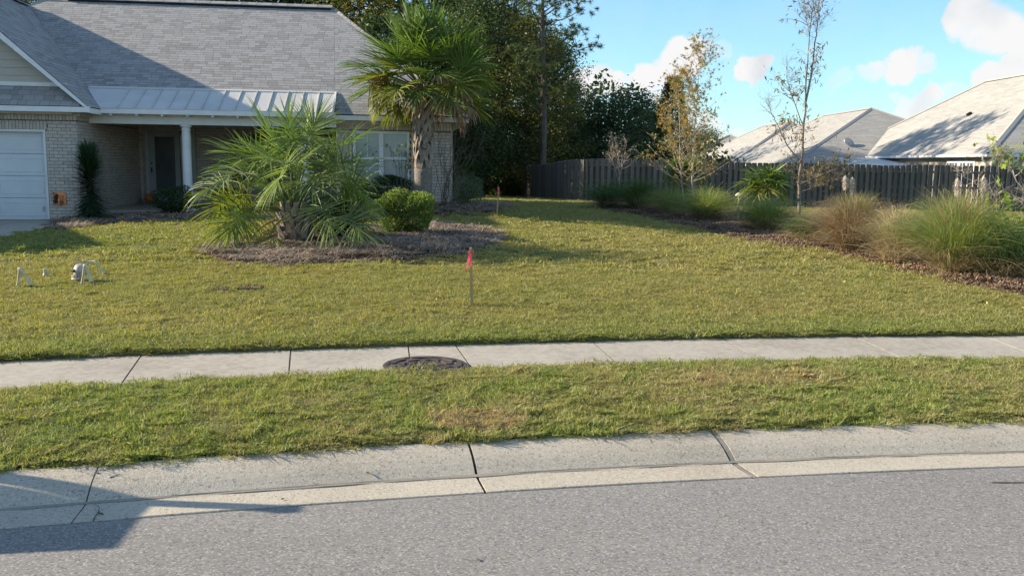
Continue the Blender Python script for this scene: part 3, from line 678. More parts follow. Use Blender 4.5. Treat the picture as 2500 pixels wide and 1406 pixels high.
for k, nm, ms, n in ((0,'pine_straw',st,900),(2,'pine_straw',st,2600),(1,'leaf_litter',ch,3000)):
    x, y, z = on_bed(k, n); place_grass(nm, x, y, z, ms, .8, 1.2, tilt=.06)
# fallen leaves on the lawn, thickest toward the right bed
g = Geo(); x, y = scatter_pts(6000, (-10,14), (9.5,30)); pr = np.clip((x+2)/11, .05, 1)*np.clip((y-9)/6,.1,1); ok = (rng.random(len(x)) < pr*.8) & off_beds(x,y); x, y = x[ok], y[ok]
g.leaves(np.stack([x,y,zg(x,y)+.038],-1), .022, .7)
tag(g.build('fallen_leaves', mat('fallen_leaf', [(.20,.10,.04),(.42,.30,.12),(.55,.45,.22)], .8, 3, tint_w=.8)), kind='stuff')

# ================================================================== MAIN HOUSE
TH = .129; HO = Vector((-10.4, 21.7, 0)); HM = Matrix.Translation(HO) @ Matrix.Rotation(TH, 4, 'Z')
def hw(u, v, z): return HM @ Vector((u, v, z))
house = empty('brick_house', HO, TH, 'single storey whitewashed brick house with grey shingle roof behind the palms', 'house')
CAMP = Vector((0, 0, CAM_Z)); HI = HM.inverted(); CL = HI @ CAMP
def inframe(p, mx=60):
    q = CM.transposed() @ (Vector(p) - CAMP)
    if q.z > -.1: return False
    px = 1250 + F*q.x/-q.z; py = 703 - F*q.y/-q.z
    return -mx < px < 2500+mx and -mx < py < 1406+mx
def hb(name, lo, hi, m, parent=None, bev=0):
    g = Geo(); g.box(lo, hi); o = g.build(name, m, parent or house)
    if bev: bevel(o, bev, 1)
    return o
def poly_obj(name, V, Fc, m, parent=None):
    g = Geo()
    g.add(V, [Fc[0]], .5) if len(Fc) == 1 else [g.add(V, [f], .5) for f in Fc]
    return g.build(name, m, parent or house)
SLAB, EAVE = .45, 3.1
# --- bricks -----------------------------------------------------------
BL, BH, BD, MJ = .193, .069, .0, .0095      # face size, joint
BR = []   # (matrix in house space, size)
def wall_bricks(org, ux, length, z0, z1, holes=(), soldier=(), nrm=(0,-1,0)):
    """org (u,v), ux direction along the wall; holes (a0,a1,z0,z1); soldier courses (a0,a1,z0)"""
    ux = Vector((*ux, 0)); nr = Vector(nrm); M0 = Matrix((( ux.x, -nr.x, 0, org[0]),(ux.y, -nr.y, 0, org[1]),(0,0,1,0),(0,0,0,1)))
    def ok(a0, a1, b0, b1): return not any(a1 > h[0]+.01 and a0 < h[1]-.01 and b1 > h[2]+.01 and b0 < h[3]-.01 for h in holes)
    def put(a, z, w, h):
        BR.append((M0 @ Matrix.Translation((a, -.006 - rng.random()*.006, z)), w, h))
    sh = [(s[0], s[1], s[2], s[2]+.205) for s in soldier]
    k = 0; z = z0
    while z + BH < z1 + .02:
        off = (BL+MJ)*.5 if k % 2 else 0; a = -off
        while a < length:
            w0, w1 = max(a, 0), min(a+BL, length)
            if w1 - w0 > .03:
                segs = [(w0, w1)]
                for h in list(holes) + sh:
                    ns = []
                    for p, q in segs:
                        if q > h[0] and p < h[1] and z+BH > h[2]+.004 and z < h[3]-.004:
                            if h[0]-MJ-p > .03: ns.append((p, h[0]-MJ))
                            if q-h[1]-MJ > .03: ns.append((h[1]+MJ, q))
                        else: ns.append((p, q))
                    segs = ns
                for p, q in segs: put(p, z, q-p, min(BH, z1-z))
            a += BL + MJ
        z += BH + MJ; k += 1
    for s0, s1, sz in soldier:
        a = s0
        while a + .06 < s1 + .01: put(a, sz, .067, .195); a += .077
def flush_bricks():
    me = None; g = Geo(); g.box((0, 0, 0), (1, .03, 1)); o = g.build('brick', M_brick); me = o.data; bpy.data.objects.remove(o)
    cand = []
    for M, w, h in BR:
        c = HM @ (M @ Vector((w/2, 0, h/2))); d = (c - CAMP).length
        n = (HM.to_3x3() @ M.to_3x3()) @ Vector((0,-1,0))
        f = n.dot((CAMP-c).normalized()); cand.append((0 if inframe(c, 0) else -1, w*h*max(f, 0)/d/d, M, w, h))
    cand.sort(key=lambda t: (-t[0], -t[1]))
    g = Geo()
    for k, (_, _, M, w, h) in enumerate(cand):
        if k < 300 and _ >= 0:
            share('brick', me, house, M @ Matrix.Diagonal((w, 1, h, 1)))
        else: g.box((0,0,0), (w, .03, h), M)
    tag(g.build('brickwork', M_brick, house), kind='stuff')
# garage front wall: 6.3 m long, door 4.9 m wide x 2.15
GW = 6.3; DZ = SLAB + 2.15
door_a0, door_a1 = GW - .70 - 4.88, GW - .70
hb('garage_wall', (-.70, .012, SLAB-.4), (0-.012, .2, 3.05), M_mortar)
hb('garage_wall', (-GW, .012, SLAB-.4), (-GW+.72, .2, 3.05), M_mortar)
hb('garage_wall', (-GW+.72, .012, DZ+.01), (-.70, .2, 3.05), M_mortar)
wall_bricks((-GW, 0), (1,0), GW, SLAB-.15, 2.84, holes=[(door_a0, door_a1, 0, DZ+.205)], soldier=[(door_a0-.08, door_a1+.04, DZ+.005), (0, GW, 2.83)])
# garage side wall, runs back into the porch
hb('side_wall', (-.2, .2, SLAB-.4), (-.012, 5.3, 3.05), M_mortar)
wall_bricks((0, 0), (0,1), 5.3, SLAB-.15, 2.84, nrm=(1,0,0), soldier=[(0, 5.3, 2.83)])
# porch back wall with the door, right wing return and front
hb('porch_back_wall', (0, 5.312, SLAB-.2), (6.0, 5.5, 3.05), M_mortar)
wall_bricks((0, 5.3), (1,0), 6.0, .66, 3.0, holes=[(.18, 1.62, 0, 2.86),(2.6,4.6,1.3,2.7)])
hb('wing_side_wall', (6.012, 1.2, SLAB-.2), (6.2, 5.3, 3.05), M_mortar)
wall_bricks((6.0, 5.3), (0,-1), 4.15, .55, 3.0, nrm=(-1,0,0))
W0, W1, WZ0, WZ1 = 6.42, 7.88, 1.30, 2.74
hb('wing_front_wall', (6.0, 1.162, SLAB-.2), (9.0-.012, 1.35, WZ0), M_mortar)
hb('wing_front_wall', (6.0, 1.162, WZ0), (W0, 1.35, 3.05), M_mortar)
hb('wing_front_wall', (W1, 1.162, WZ0), (9.0-.012, 1.35, 3.05), M_mortar)
hb('wing_front_wall', (W0, 1.162, WZ1), (W1, 1.35, 3.05), M_mortar)
wall_bricks((6.0, 1.15), (1,0), 3.0, .62, 2.78, holes=[(W0-6.0, W1-6.0, WZ0, WZ1)], soldier=[(0, 3.0, 2.775)])
wall_bricks((9.0, 1.15), (0,1), 9.0, .6, 2.98, nrm=(1,0,0))
hb('wing_end_wall', (8.8, 1.35, .2), (9.0-.012, 12, 3.05), M_mortar)
# back volume, closes the house behind (not seen, keeps light out)
hb('back_wall', (-GW, 12, .2), (8.8, 12.2, 3.0), M_mortar); hb('left_wall', (-GW, .2, .2), (-GW+.2, 12, 3.0), M_mortar)
flush_bricks()
# --- garage door ------------------------------------------------------
gd = empty('garage_door', (0,0,0)); gd.parent = house
du0, du1 = -GW + door_a0, -GW + door_a1
nsec = 4; hs = (2.10)/nsec
for k in range(nsec):
    z0 = SLAB + .01 + k*hs; g = Geo(); g.box((du0+.05, .13, z0), (du1-.05, .17, z0+hs-.008))
    # pressed long panels, each a raised frame
    npan = 4; pw = (du1-du0-.1)/npan
    for p in range(npan):
        a = du0+.05+p*pw+.09; b = du0+.05+(p+1)*pw-.09
        g.box((a, .122, z0+.09), (b, .1295, z0+.115)); g.box((a, .122, z0+hs-.125), (b, .1295, z0+hs-.10)); g.box((a, .122, z0+.115), (a+.025, .1295, z0+hs-.125)); g.box((b-.025,.122,z0+.115),(b,.1295,z0+hs-.125))
    bevel(g.build('door_section', M_door, gd), .004, 2)
g = Geo(); g.box((du0+.045, .14, SLAB), (du1-.045, .16, SLAB+.012)); g.build('door_seal', M_black, gd)
for nm, lo, hi in (('door_frame', (du0-.0, -.012, SLAB), (du0+.05, .16, DZ)), ('door_frame', (du1-.05, -.012, SLAB), (du1, .16, DZ)), ('door_frame', (du0+.05, -.012, DZ-.055), (du1-.05, .16, DZ))):
    hb(nm, lo, hi, M_white, gd)
# the small skull shaped sticker near the door's lower right corner
stz = SLAB + .26; su = du1 - .17
g = Geo(); t = np.linspace(0, 6.283, 13)[:-1]
ring = [(su + .045*math.cos(a), .1205, stz + .06*math.sin(a)) for a in t]; g.add(ring, [list(range(12))[::-1]], .5); ob = g.build('sticker', mat('sticker', [(.55,.58,.55),(.45,.5,.48)], .6, 9), house)
g = Geo()
for dx, dz, r in ((-.018,.012,.011),(.018,.012,.011),(0,-.03,.014),(0,.055,.018)):
    g.add([(su+dx + r*math.cos(a), .1185, stz+dz + r*math.sin(a)*(.7)) for a in t], [list(range(12))[::-1]], .5)
g.build('sticker_face', M_black, ob)
# --- trims ------------------------------------------------------------
gc = -GW/2   # garage gable centre
def fascia(name, a, b, z0, z1, th=.025, m=M_white):
    """board standing from a to b (u,v)"""
    a = Vector(a); b = Vector(b); d = (b-a).normalized(); n = Vector((d.y, -d.x))
    g = Geo(); V = [(a.x, a.y, z0),(b.x, b.y, z0),(b.x+n.x*th, b.y+n.y*th, z0),(a.x+n.x*th, a.y+n.y*th, z0)]; V += [(p[0],p[1],z1) for p in V]
    g.add(V, [(0,3,2,1),(4,5,6,7),(0,1,5,4),(1,2,6,5),(2,3,7,6),(3,0,4,7)], .5); o = g.build(name, m, house); return o
OH = .42
fascia('gutter', (gc-3.55, -OH), (gc+3.55, -OH), 3.0, 3.12, .05)
fascia('soffit', (-GW, -.14), (.0, -.14), 2.955, 3.03, .1, M_soffit)
g = Geo(); g.box((gc-3.53, -OH+.01, 3.0), (.38, .0, 3.02)); g.build('soffit', M_soffit, house)
g = Geo(); g.box((-.0, .0, 3.0), (.38, .72, 3.02)); g.build('soffit', M_soffit, house)
fascia('fascia', (.40, -OH), (.40, .55), 2.99, 3.11, .03)
g = Geo(); g.box((-.0, -.0, 2.93), (.10, .83, 3.0)); g.build('frieze_board', M_soffit, house)
# porch beam, fascia, brackets, column
hb('porch_beam', (.02, .84, 2.80), (6.02, 1.08, 3.06), M_white, bev=.006)
hb('porch_fascia', (.405, .47, 3.03), (6.02, .51, 3.145), M_white)
hb('porch_soffit', (.41, .51, 3.06), (6.0, .84, 3.075), M_soffit)
hb('porch_ceiling', (.0, 1.08, 2.99), (6.0, 5.3, 3.01), mat('ceiling_paint', [(.30,.30,.28),(.36,.35,.33)], .8, 3))
for k in range(10):
    u = .62 + k*.60; hb('bracket', (u, .50, 2.985), (u+.05, .86, 3.045), M_white)
# column: lathe with cap and base
g = Geo(); prof = [(.17,.66),(.17,.71),(.145,.715),(.15,.76),(.125,.79),(.118,.80),(.115,1.2),(.108,2.2),(.103,2.66),(.115,2.67),(.115,2.69),(.103,2.70),(.103,2.73),(.135,2.755),(.135,2.765),(.145,2.766),(.145,2.80)]
P = [(2.3, .97, z) for r, z in prof]; g.tube(P, [r for r, z in prof], 24, .5, cap=True)
def fixtube(profile, cx, cy, n, g):
    V = []; m = len(profile)
    for r, z in profile:
        for a in np.linspace(0, 2*math.pi, n, endpoint=False): V.append((cx+r*math.cos(a), cy+r*math.sin(a), z))
    Fc = [(i*n+k, i*n+(k+1)%n, (i+1)*n+(k+1)%n, (i+1)*n+k) for i in range(m-1) for k in range(n)]
    g.add(V, Fc, .5)
g = Geo(); fixtube(prof, 2.3, .97, 28, g); o = g.build('column', M_white, house, smooth=True)
md = o.modifiers.new('edges', 'EDGE_SPLIT'); md.split_angle = R(35)
g = Geo(); fixtube(prof, 5.2, .97, 28, g); o = g.build('column', M_white, house, smooth=True)
# porch floor and step
hb('porch_floor', (.0, .85, .25), (6.0, 5.3, .66), M_conc, bev=.01)
hb('porch_step', (.15, .50, .2), (1.9, .85, .52), M_conc, bev=.01)
# front door: frame, leaf, sidelight
M_frm = mat('door_frame_paint', [(.40,.40,.39),(.47,.47,.46)], .6, 3)
hb('door_frame', (.18, 5.20, .66), (.28, 5.34, 2.86), M_frm); hb('door_frame', (1.52, 5.20, .66), (1.62, 5.34, 2.86), M_frm); hb('door_frame', (.28, 5.20, 2.77), (1.52, 5.34, 2.86), M_frm)
M_doorp = mat('door_paint', [(.30,.31,.31),(.36,.37,.37)], .6, 3)
dr = hb('front_door', (.28, 5.25, .67), (1.16, 5.30, 2.77), M_doorp)
hb('door_glass', (.46, 5.235, 1.0), (1.02, 5.249, 2.6), M_darkglass, dr); hb('sidelight', (1.18, 5.26, .67), (1.51, 5.30, 2.77), M_darkglass)
hb('door_handle', (.335, 5.20, 1.55), (.365, 5.249, 1.70), M_black, dr); hb('door_lock', (.33, 5.225, 1.80), (.37, 5.249, 1.84), M_black, dr)
# wing window: twin double hung, blinds behind glass
wv = 1.10; wf = empty('window', (0,0,0)); wf.parent = house
def wb(name, lo, hi, m): return hb(name, lo, hi, m, wf)
wb('frame', (W0, wv, WZ0), (W0+.07, 1.22, WZ1), M_white); wb('frame', (W1-.07, wv, WZ0), (W1, 1.22, WZ1), M_white)
wb('frame', (W0+.07, wv, WZ1-.07), (W1-.07, 1.22, WZ1), M_white); wb('sill', (W0-.03, wv-.05, WZ0-.03), (W1+.03, 1.22, WZ0+.05), M_white)
mc = (W0+W1)/2; wb('mullion', (mc-.055, wv-.005, WZ0+.05), (mc+.055, 1.22, WZ1-.07), M_white)
mz = (WZ0+WZ1)/2+.02
for a, b in ((W0+.07, mc-.055), (mc+.055, W1-.07)):
    wb('sash_rail', (a, wv+.02, mz-.03), (b, 1.19, mz+.03), M_white)
    wb('pane', (a, wv+.055, mz+.03), (b, wv+.06, WZ1-.07), M_glass); wb('pane', (a, wv+.075, WZ0+.05), (b, wv+.08, mz-.03), M_glass)
    for k in (1, 2):
        u = a + (b-a)*k/3 if False else a + (b-a)*.5
    wb('glazing_bar', ((a+b)/2-.008, wv+.04, mz+.03), ((a+b)/2+.008, wv+.054, WZ1-.07), M_white)
sh = empty('shutter', (0,0,0)); sh.parent = house
for s0 in (W0-.36,):
    hb('shutter_frame', (s0, 1.10, WZ0), (s0+.05, 1.14, WZ1), M_siding, sh); hb('shutter_frame', (s0+.28, 1.10, WZ0), (s0+.33, 1.14, WZ1), M_siding, sh)
    for zz in (WZ0, (WZ0+WZ1)/2-.03, WZ1-.06): hb('shutter_rail', (s0+.05, 1.10, zz), (s0+.28, 1.14, zz+.06), M_siding, sh)
    z = WZ0 + .07
    while z < WZ1 - .09:
        if abs(z-(WZ0+WZ1)/2) > .05:
            g = Geo(); g.box((s0+.05, 0, 0), (s0+.28, .008, .045), Matrix.Translation((0,1.105,z)) @ Matrix.Rotation(R(-28),4,'X')); g.build('louvre', M_siding, sh)
        z += .048
# --- right wing eave
fascia('gutter', (5.98, .74), (9.38, .74), 2.985, 3.105, .045)
g = Geo(); g.box((5.98, .75, 2.985), (9.36, 1.15, 3.0)); g.build('soffit', M_soffit, house)
hb('frieze_board', (6.0, 1.10, 2.90), (9.02, 1.149, 2.985), M_soffit)
fascia('fascia', (9.38, .74), (9.38, 12.6), 2.985, 3.105, .03)
g = Geo(); g.box((9.0, 1.15, 2.985), (9.37, 12.2, 3.0)); g.build('soffit', M_soffit, house)
# --- roofs ------------------------------------------------------------
SH = []
def shingles(org, du, up, poly, expo=.143, wr=(.16,.34), thick=.012):
    """org point, du unit along eave, up unit up the slope (house space); poly = list of (a,b) in that plane"""
    org, du, up = Vector(org), Vector(du).normalized(), Vector(up).normalized(); nr = du.cross(up).normalized()
    if nr.z < 0: nr = -nr
    M0 = Matrix(((du.x, up.x, nr.x, org.x),(du.y, up.y, nr.y, org.y),(du.z, up.z, nr.z, org.z),(0,0,0,1)))
    pb = [p[1] for p in poly]; b = min(pb); top = max(pb)
    def span(bb):
        xs_ = []
        n = len(poly)
        for i in range(n):
            (x0,y0),(x1,y1) = poly[i], poly[(i+1)%n]
            if (y0 <= bb < y1) or (y1 <= bb < y0): xs_.append(x0 + (bb-y0)/(y1-y0)*(x1-x0))
        return (min(xs_), max(xs_)) if len(xs_) >= 2 else None
    while b < top - .02:
        s = span(min(b + expo*.5, top-.01))
        if s:
            a = s[0] - rng.random()*.0
            first = True
            while a < s[1] - .01:
                w = rng.uniform(*wr);  w = w*(.3+.7*rng.random()) if first else w; first = False
                e = min(a + w, s[1])
                dz = 0; 
                SH.append((M0 @ Matrix.Translation((a+.0025, b, .004)) @ Matrix.Rotation(R(1.3), 4, 'X').inverted(), e-a-.005, min(expo+.012, top-b+.03), thick+dz))
                a = e
        b += expo
    return M0
def flush_shingles(parent, HMx, m, n_parts=300):
    g = Geo(); g.box((0,0,0),(1,1,1), None, .5, 0, True); o = g.build('shingle', m); me = o.data; bpy.data.objects.remove(o)
    cand = []
    for M, w, l, t in SH:
        c = HMx @ (M @ Vector((w/2, l/2, t))); d = (c-CAMP).length; n = (HMx.to_3x3() @ M.to_3x3()) @ Vector((0,0,1)); f = n.dot((CAMP-c).normalized())
        cand.append((inframe(c, 0), w*l*max(f, 0)/d/d, M, w, l, t))
    cand.sort(key=lambda q: (not q[0], -q[1])); g = Geo()
    for k, (_, _, M, w, l, t) in enumerate(cand):
        if k < n_parts: share('shingle', me, parent, M @ Matrix.Diagonal((w, l, t, 1)))
        else: g.box((0,0,0), (w, l, t), M, None, 0, True)
    tag(g.build('shingle_field', m, parent), kind='stuff'); SH.clear()
def slab3(name, V, m, parent=None):
    V = [Vector(v) for v in V]; n = (V[1]-V[0]).cross(V[2]-V[0]).normalized()
    if n.z < 0: n = -n; 
    k = len(V); A = V + [v - n*.06 for v in V]
    g = Geo(); g.add(A, [list(range(k))], .5); g.add(A, [list(range(2*k-1, k-1, -1))], .5); g.add(A, [(i, k+i, k+(i+1)%k, (i+1)%k) for i in range(k)], .5)
    return g.build(name, m, parent or house)
S1 = .61; RV, RZ = 6.45, 3.1 + .61*(6.45-.75)         # main ridge line
RU0, RU1 = -2.75, 5.65; EU1 = 9.42; EV = .72
def mz_(v): return 3.12 + S1*(v-EV)
RZ = mz_(RV)
# main roof front plane (behind the garage roof on the left)
slab3('roof_deck', [(-.2, EV+.05, mz_(EV+.05)), (EU1, EV, mz_(EV)), (RU1, RV, RZ), (RU0, RV, RZ), (-3.15, 5.9, mz_(5.9))], M_under)
slab3('roof_deck', [(EU1, EV, mz_(EV)), (EU1, 2*RV-EV, mz_(EV)), (RU1, RV, RZ)], M_under)
slab3('roof_deck', [(EU1, 2*RV-EV, mz_(EV)), (-6.7, 2*RV-EV, mz_(EV)), (RU0, RV, RZ), (RU1, RV, RZ)], M_under)
slab3('roof_deck', [(-6.7, 2*RV-EV, mz_(EV)), (-6.7, EV, mz_(EV)), (RU0, RV, RZ)], M_under)
cs = math.sqrt(1+S1*S1)
vb = 1.62   # shingles start above the metal porch roof for u < 5.95
b0 = (vb-EV)*cs; br = (RV-EV)*cs
shingles((0, EV, mz_(EV)), (1,0,0), (0,1,S1), [(-.35, b0), (5.95, b0), (5.95, b0+.001), (RU1, br), (RU0, br), (-3.15, (5.9-EV)*cs)])
shingles((0, EV, mz_(EV)), (1,0,0), (0,1,S1), [(5.95, 0), (EU1, 0), (EU1-(b0)/br*(EU1-RU1), b0), (5.95, b0)])
shingles((0, EV, mz_(EV)), (1,0,0), (0,1,S1), [(5.95, b0), (EU1-(b0)/br*(EU1-RU1), b0), (RU1+.001, br), (RU1, br)])
# right hip face
slR = (RZ-mz_(EV))/(EU1-RU1); csR = math.sqrt(1+slR*slR)
shingles((EU1, EV, mz_(EV)), (0,1,0), (-1,0,slR), [(0,0),(2*(RV-EV),0),(RV-EV,(EU1-RU1)*csR)])
# garage roof: gable centre gc, eaves at +-3.55, pitch .9
GS = .905; GZ = 3.12 + GS*3.57; gl, gr = gc-3.57, gc+3.57; gf = -OH
csg = math.sqrt(1+GS*GS)
def vmeet(z): return EV + (z-3.12)/S1      # where the garage planes meet the main plane
slab3('roof_deck', [(gr, gf, 3.12), (gr, vmeet(3.12)+.0, 3.12), (gc, vmeet(GZ), GZ), (gc, gf, GZ)], M_under)
slab3('roof_deck', [(gl, gf, 3.12), (gl, vmeet(3.12), 3.12), (gc, vmeet(GZ), GZ), (gc, gf, GZ)], M_under)
Lg = 3.57*csg; vm0, vm1 = vmeet(3.12)-gf, vmeet(GZ)-gf
shingles((gr, gf, 3.12), (0,1,0), (-1,0,GS), [(0,0),(vm0,0),(vm1,Lg),(0,Lg)])
# pent (skirt) roof under the gable
slab3('pent_deck', [(gl+.1, -OH-.02, 3.125), (gr-.1, -OH-.02, 3.125), (gr-.55, .0, 3.62), (gl+.55, .0, 3.62)], M_under)
pcs = math.hypot(.44, .495)
shingles((0, -OH-.02, 3.125), (1,0,0), (0,.44,.495), [(gl+.12,0),(gr-.12,0),(gr-.6,pcs),(gl+.6,pcs)], expo=.165)
flush_shingles(house, HM, M_shingle)
# gable siding boards, each its own lap
z = 3.66; k = 0
while z < GZ - .45:
    e = 3.57 - (z+.16-3.12)/GS; e0 = 3.57 - (z-3.12)/GS
    g = Geo(); y0 = -.02
    V = [(gc-e0, y0-.016, z),(gc+e0, y0-.016, z),(gc+e, y0, z+.18),(gc-e, y0, z+.18),(gc-e0, y0+.02, z),(gc+e0, y0+.02, z),(gc+e, y0+.02, z+.18),(gc-e, y0+.02, z+.18)]
    g.add(V, [(0,1,2,3),(7,6,5,4),(0,4,5,1),(1,5,6,2),(2,6,7,3),(3,7,4,0)], .5); g.build('siding_board', M_siding, house)
    z += .178; k += 1
hb('band_board', (gc-3.0, -.06, 3.60), (gc+3.0, -.02, 3.69), M_white)
# rake boards
for s in (1, -1):
    a = Vector((gc + s*3.60, gf, 3.10)); b = Vector((gc, gf, GZ - .005)); d = (b-a).normalized(); n = Vector((-d.z*s, 0, d.x*s)); n = n if n.z < 0 else -n
    V = [a, b, b + n*.17, a + n*.06 + d*.12]; A = V + [p + Vector((0,-.035,0)) for p in V]
    g = Geo(); g.add(A, [(0,1,2,3),(7,6,5,4),(0,4,5,1),(1,5,6,2),(2,6,7,3),(3,7,4,0)], .5); g.build('rake_board', M_white, house)
hb('gable_return', (gr-.05, gf-.04, 3.0), (gr+.04, gf+.04, 3.135), M_white)
# ridge caps & vents
def ridge(name, a, b, w, h, m, n=0):
    a = Vector(a); b = Vector(b); d = (b-a).normalized(); L_ = (b-a).length; s = d.cross(Vector((0,0,1))).normalized()
    nn = n or 1
    for k in range(nn):
        p = a + d*(L_*k/nn); q = a + d*(L_*(k+1)/nn + .03); up = .004*(k%2)
        g = Geo(); V = [p - s*w + Vector((0,0,-h+up)), p + Vector((0,0,.03+up)), p + s*w + Vector((0,0,-h+up)), q - s*w + Vector((0,0,-h+up)), q + Vector((0,0,.03+up)), q + s*w + Vector((0,0,-h+up))]
        V += [v - Vector((0,0,.018)) for v in V]
        g.add(V, [(0,1,4,3),(1,2,5,4),(6,9,10,7),(7,10,11,8),(0,3,9,6),(2,8,11,5),(0,6,7,1),(1,7,8,2),(3,4,10,9),(4,5,11,10)], rng.random()); g.build(name, m, house)
ridge('ridge_cap', (RU0-.05, RV, RZ+.03), (RU0+.62, RV, RZ+.03), .15, .08, M_shingle, 3)
g = Geo(); g.box((RU0+.62, RV-.15, RZ-.05), (RU1-.1, RV+.15, RZ+.035)); g.build('ridge_vent', M_dark, house)
ridge('ridge_cap', (RU0+.6, RV, RZ+.085), (RU1-.08, RV, RZ+.085), .18, .07, M_shingle, 34)
ridge('ridge_cap', (RU1, RV, RZ+.02), (EU1, EV, mz_(EV)+.02), .12, .07, M_shingle, 26)
ridge('ridge_cap', (RU0, RV, RZ+.03), (RU0-.9, RV-1.2, RZ-.75), .14, .09, M_shingle, 6)
g = Geo(); g.box((gc-.15, gf+.8, GZ-.07), (gc+.15, vmeet(GZ)-.35, GZ+.02)); g.build('ridge_vent', M_dark, house)
ridge('ridge_cap', (gc, gf+.7, GZ+.07), (gc, vmeet(GZ)-.3, GZ+.07), .18, .12, M_shingle, 26)
# standing seam metal porch roof: pans and seams
mt = Vector((0, 1.66, mz_(1.66)+.02)); mb = Vector((0, .47, 3.16))
pans = 14; u = .10; pw = (5.95-.42)/pans
for k in range(pans):
    a = .42 + k*pw
    ta = a if k else .05
    g = Geo(); V = [(a, mb.y, mb.z), (a+pw, mb.y, mb.z), (a+pw, mt.y, mt.z), (ta - (.3 if k == 0 else 0), mt.y, mt.z)]
    V += [(p[0], p[1], p[2]-.02) for p in V]; g.add(V, [(0,1,2,3),(7,6,5,4),(0,4,5,1),(1,5,6,2),(2,6,7,3),(3,7,4,0)], .5); g.build('roof_pan', M_metalroof, house)
    g = Geo(); V = [(a+pw-.009, mb.y, mb.z), (a+pw+.009, mb.y, mb.z), (a+pw+.009, mt.y, mt.z), (a+pw-.009, mt.y, mt.z)]; V += [(p[0], p[1], p[2]+.032) for p in V]
    g.add(V, [(3,2,1,0),(4,5,6,7),(0,1,5,4),(1,2,6,5),(2,3,7,6),(3,0,4,7)], .5); g.build('roof_seam', M_metalroof, house)
g = Geo(); V = [(-.2, mt.y-.03, mt.z+.01), (5.97, mt.y-.03, mt.z+.01), (5.97, mt.y+.06, mt.z+.05), (-.2, mt.y+.06, mt.z+.05)]; V += [(p[0], p[1], p[2]-.02) for p in V]
g.add(V, [(0,1,2,3),(7,6,5,4),(0,4,5,1),(1,5,6,2),(2,6,7,3),(3,7,4,0)], .5); g.build('flashing', M_metalroof, house)
g = Geo(); V = [(5.95, .47, 3.07), (5.99, .47, 3.07), (5.99, 1.68, mt.z), (5.95, 1.68, mt.z), (5.95, .47, 3.17), (5.99, .47, 3.17), (5.99, 1.68, mt.z+.05), (5.95, 1.68, mt.z+.05)]
g.add(V, [(0,3,2,1),(4,5,6,7),(0,1,5,4),(1,2,6,5),(2,3,7,6),(3,0,4,7)], .5); g.build('end_board', M_white, house)
# copper coloured plaque (bird and pumpkin silhouette) on the pier
pq = empty('wall_plaque', hw(-.45, -.03, .98), TH, 'square copper orange plaque with a dark bird silhouette on the garage pier', 'wall plaque')
g = Geo(); g.box((-.15,-.012,-.15),(.15,0,.15)); bevel(g.build('plate', M_copper, pq), .004, 1)
g = Geo(); tt = np.linspace(0, 6.283, 17)[:-1]
for cx, cz, rx, rz in ((-.07,.02,.045,.07),(-.06,.09,.03,.025),(-.09,-.07,.06,.05),(-.02,.07,.03,.012)):
    g.add([(cx+rx*math.cos(a), -.0145-.001*cx, cz+rz*math.sin(a)) for a in tt], [list(range(16))[::-1]], .5)
g.build('silhouette', M_black, pq)
# pumpkin on the porch
pk = empty('pumpkin', hw(.42, 4.75, .66), 0, 'dark orange pumpkin standing in the porch shade left of the front door', 'pumpkin')
g = Geo(); V = []; n1, n2 = 28, 10
for i in range(n2+1):
    ph = math.pi*i/n2
    for k in range(n1):
        th = 2*math.pi*k/n1; r = .19*math.sin(ph)*(1-.10*abs(math.cos(th*4))) ; V.append((r*math.cos(th), r*math.sin(th), .15 - .15*math.cos(ph)*(1-.12*math.exp(-(math.sin(ph)*3)**2))))
g.add(V, [(i*n1+k, i*n1+(k+1)%n1, (i+1)*n1+(k+1)%n1, (i+1)*n1+k) for i in range(n2) for k in range(n1)], .5)
g.build('shell', mat('pumpkin_skin', [(.45,.12,.03),(.6,.2,.05)], .5, 6), pk, smooth=True)
g = Geo(); g.tube([(0,0,.27),(.01,0,.32),(.03,0,.35)], [.02,.015,.018], 6, .5); g.build('stem', M_boot, pk)

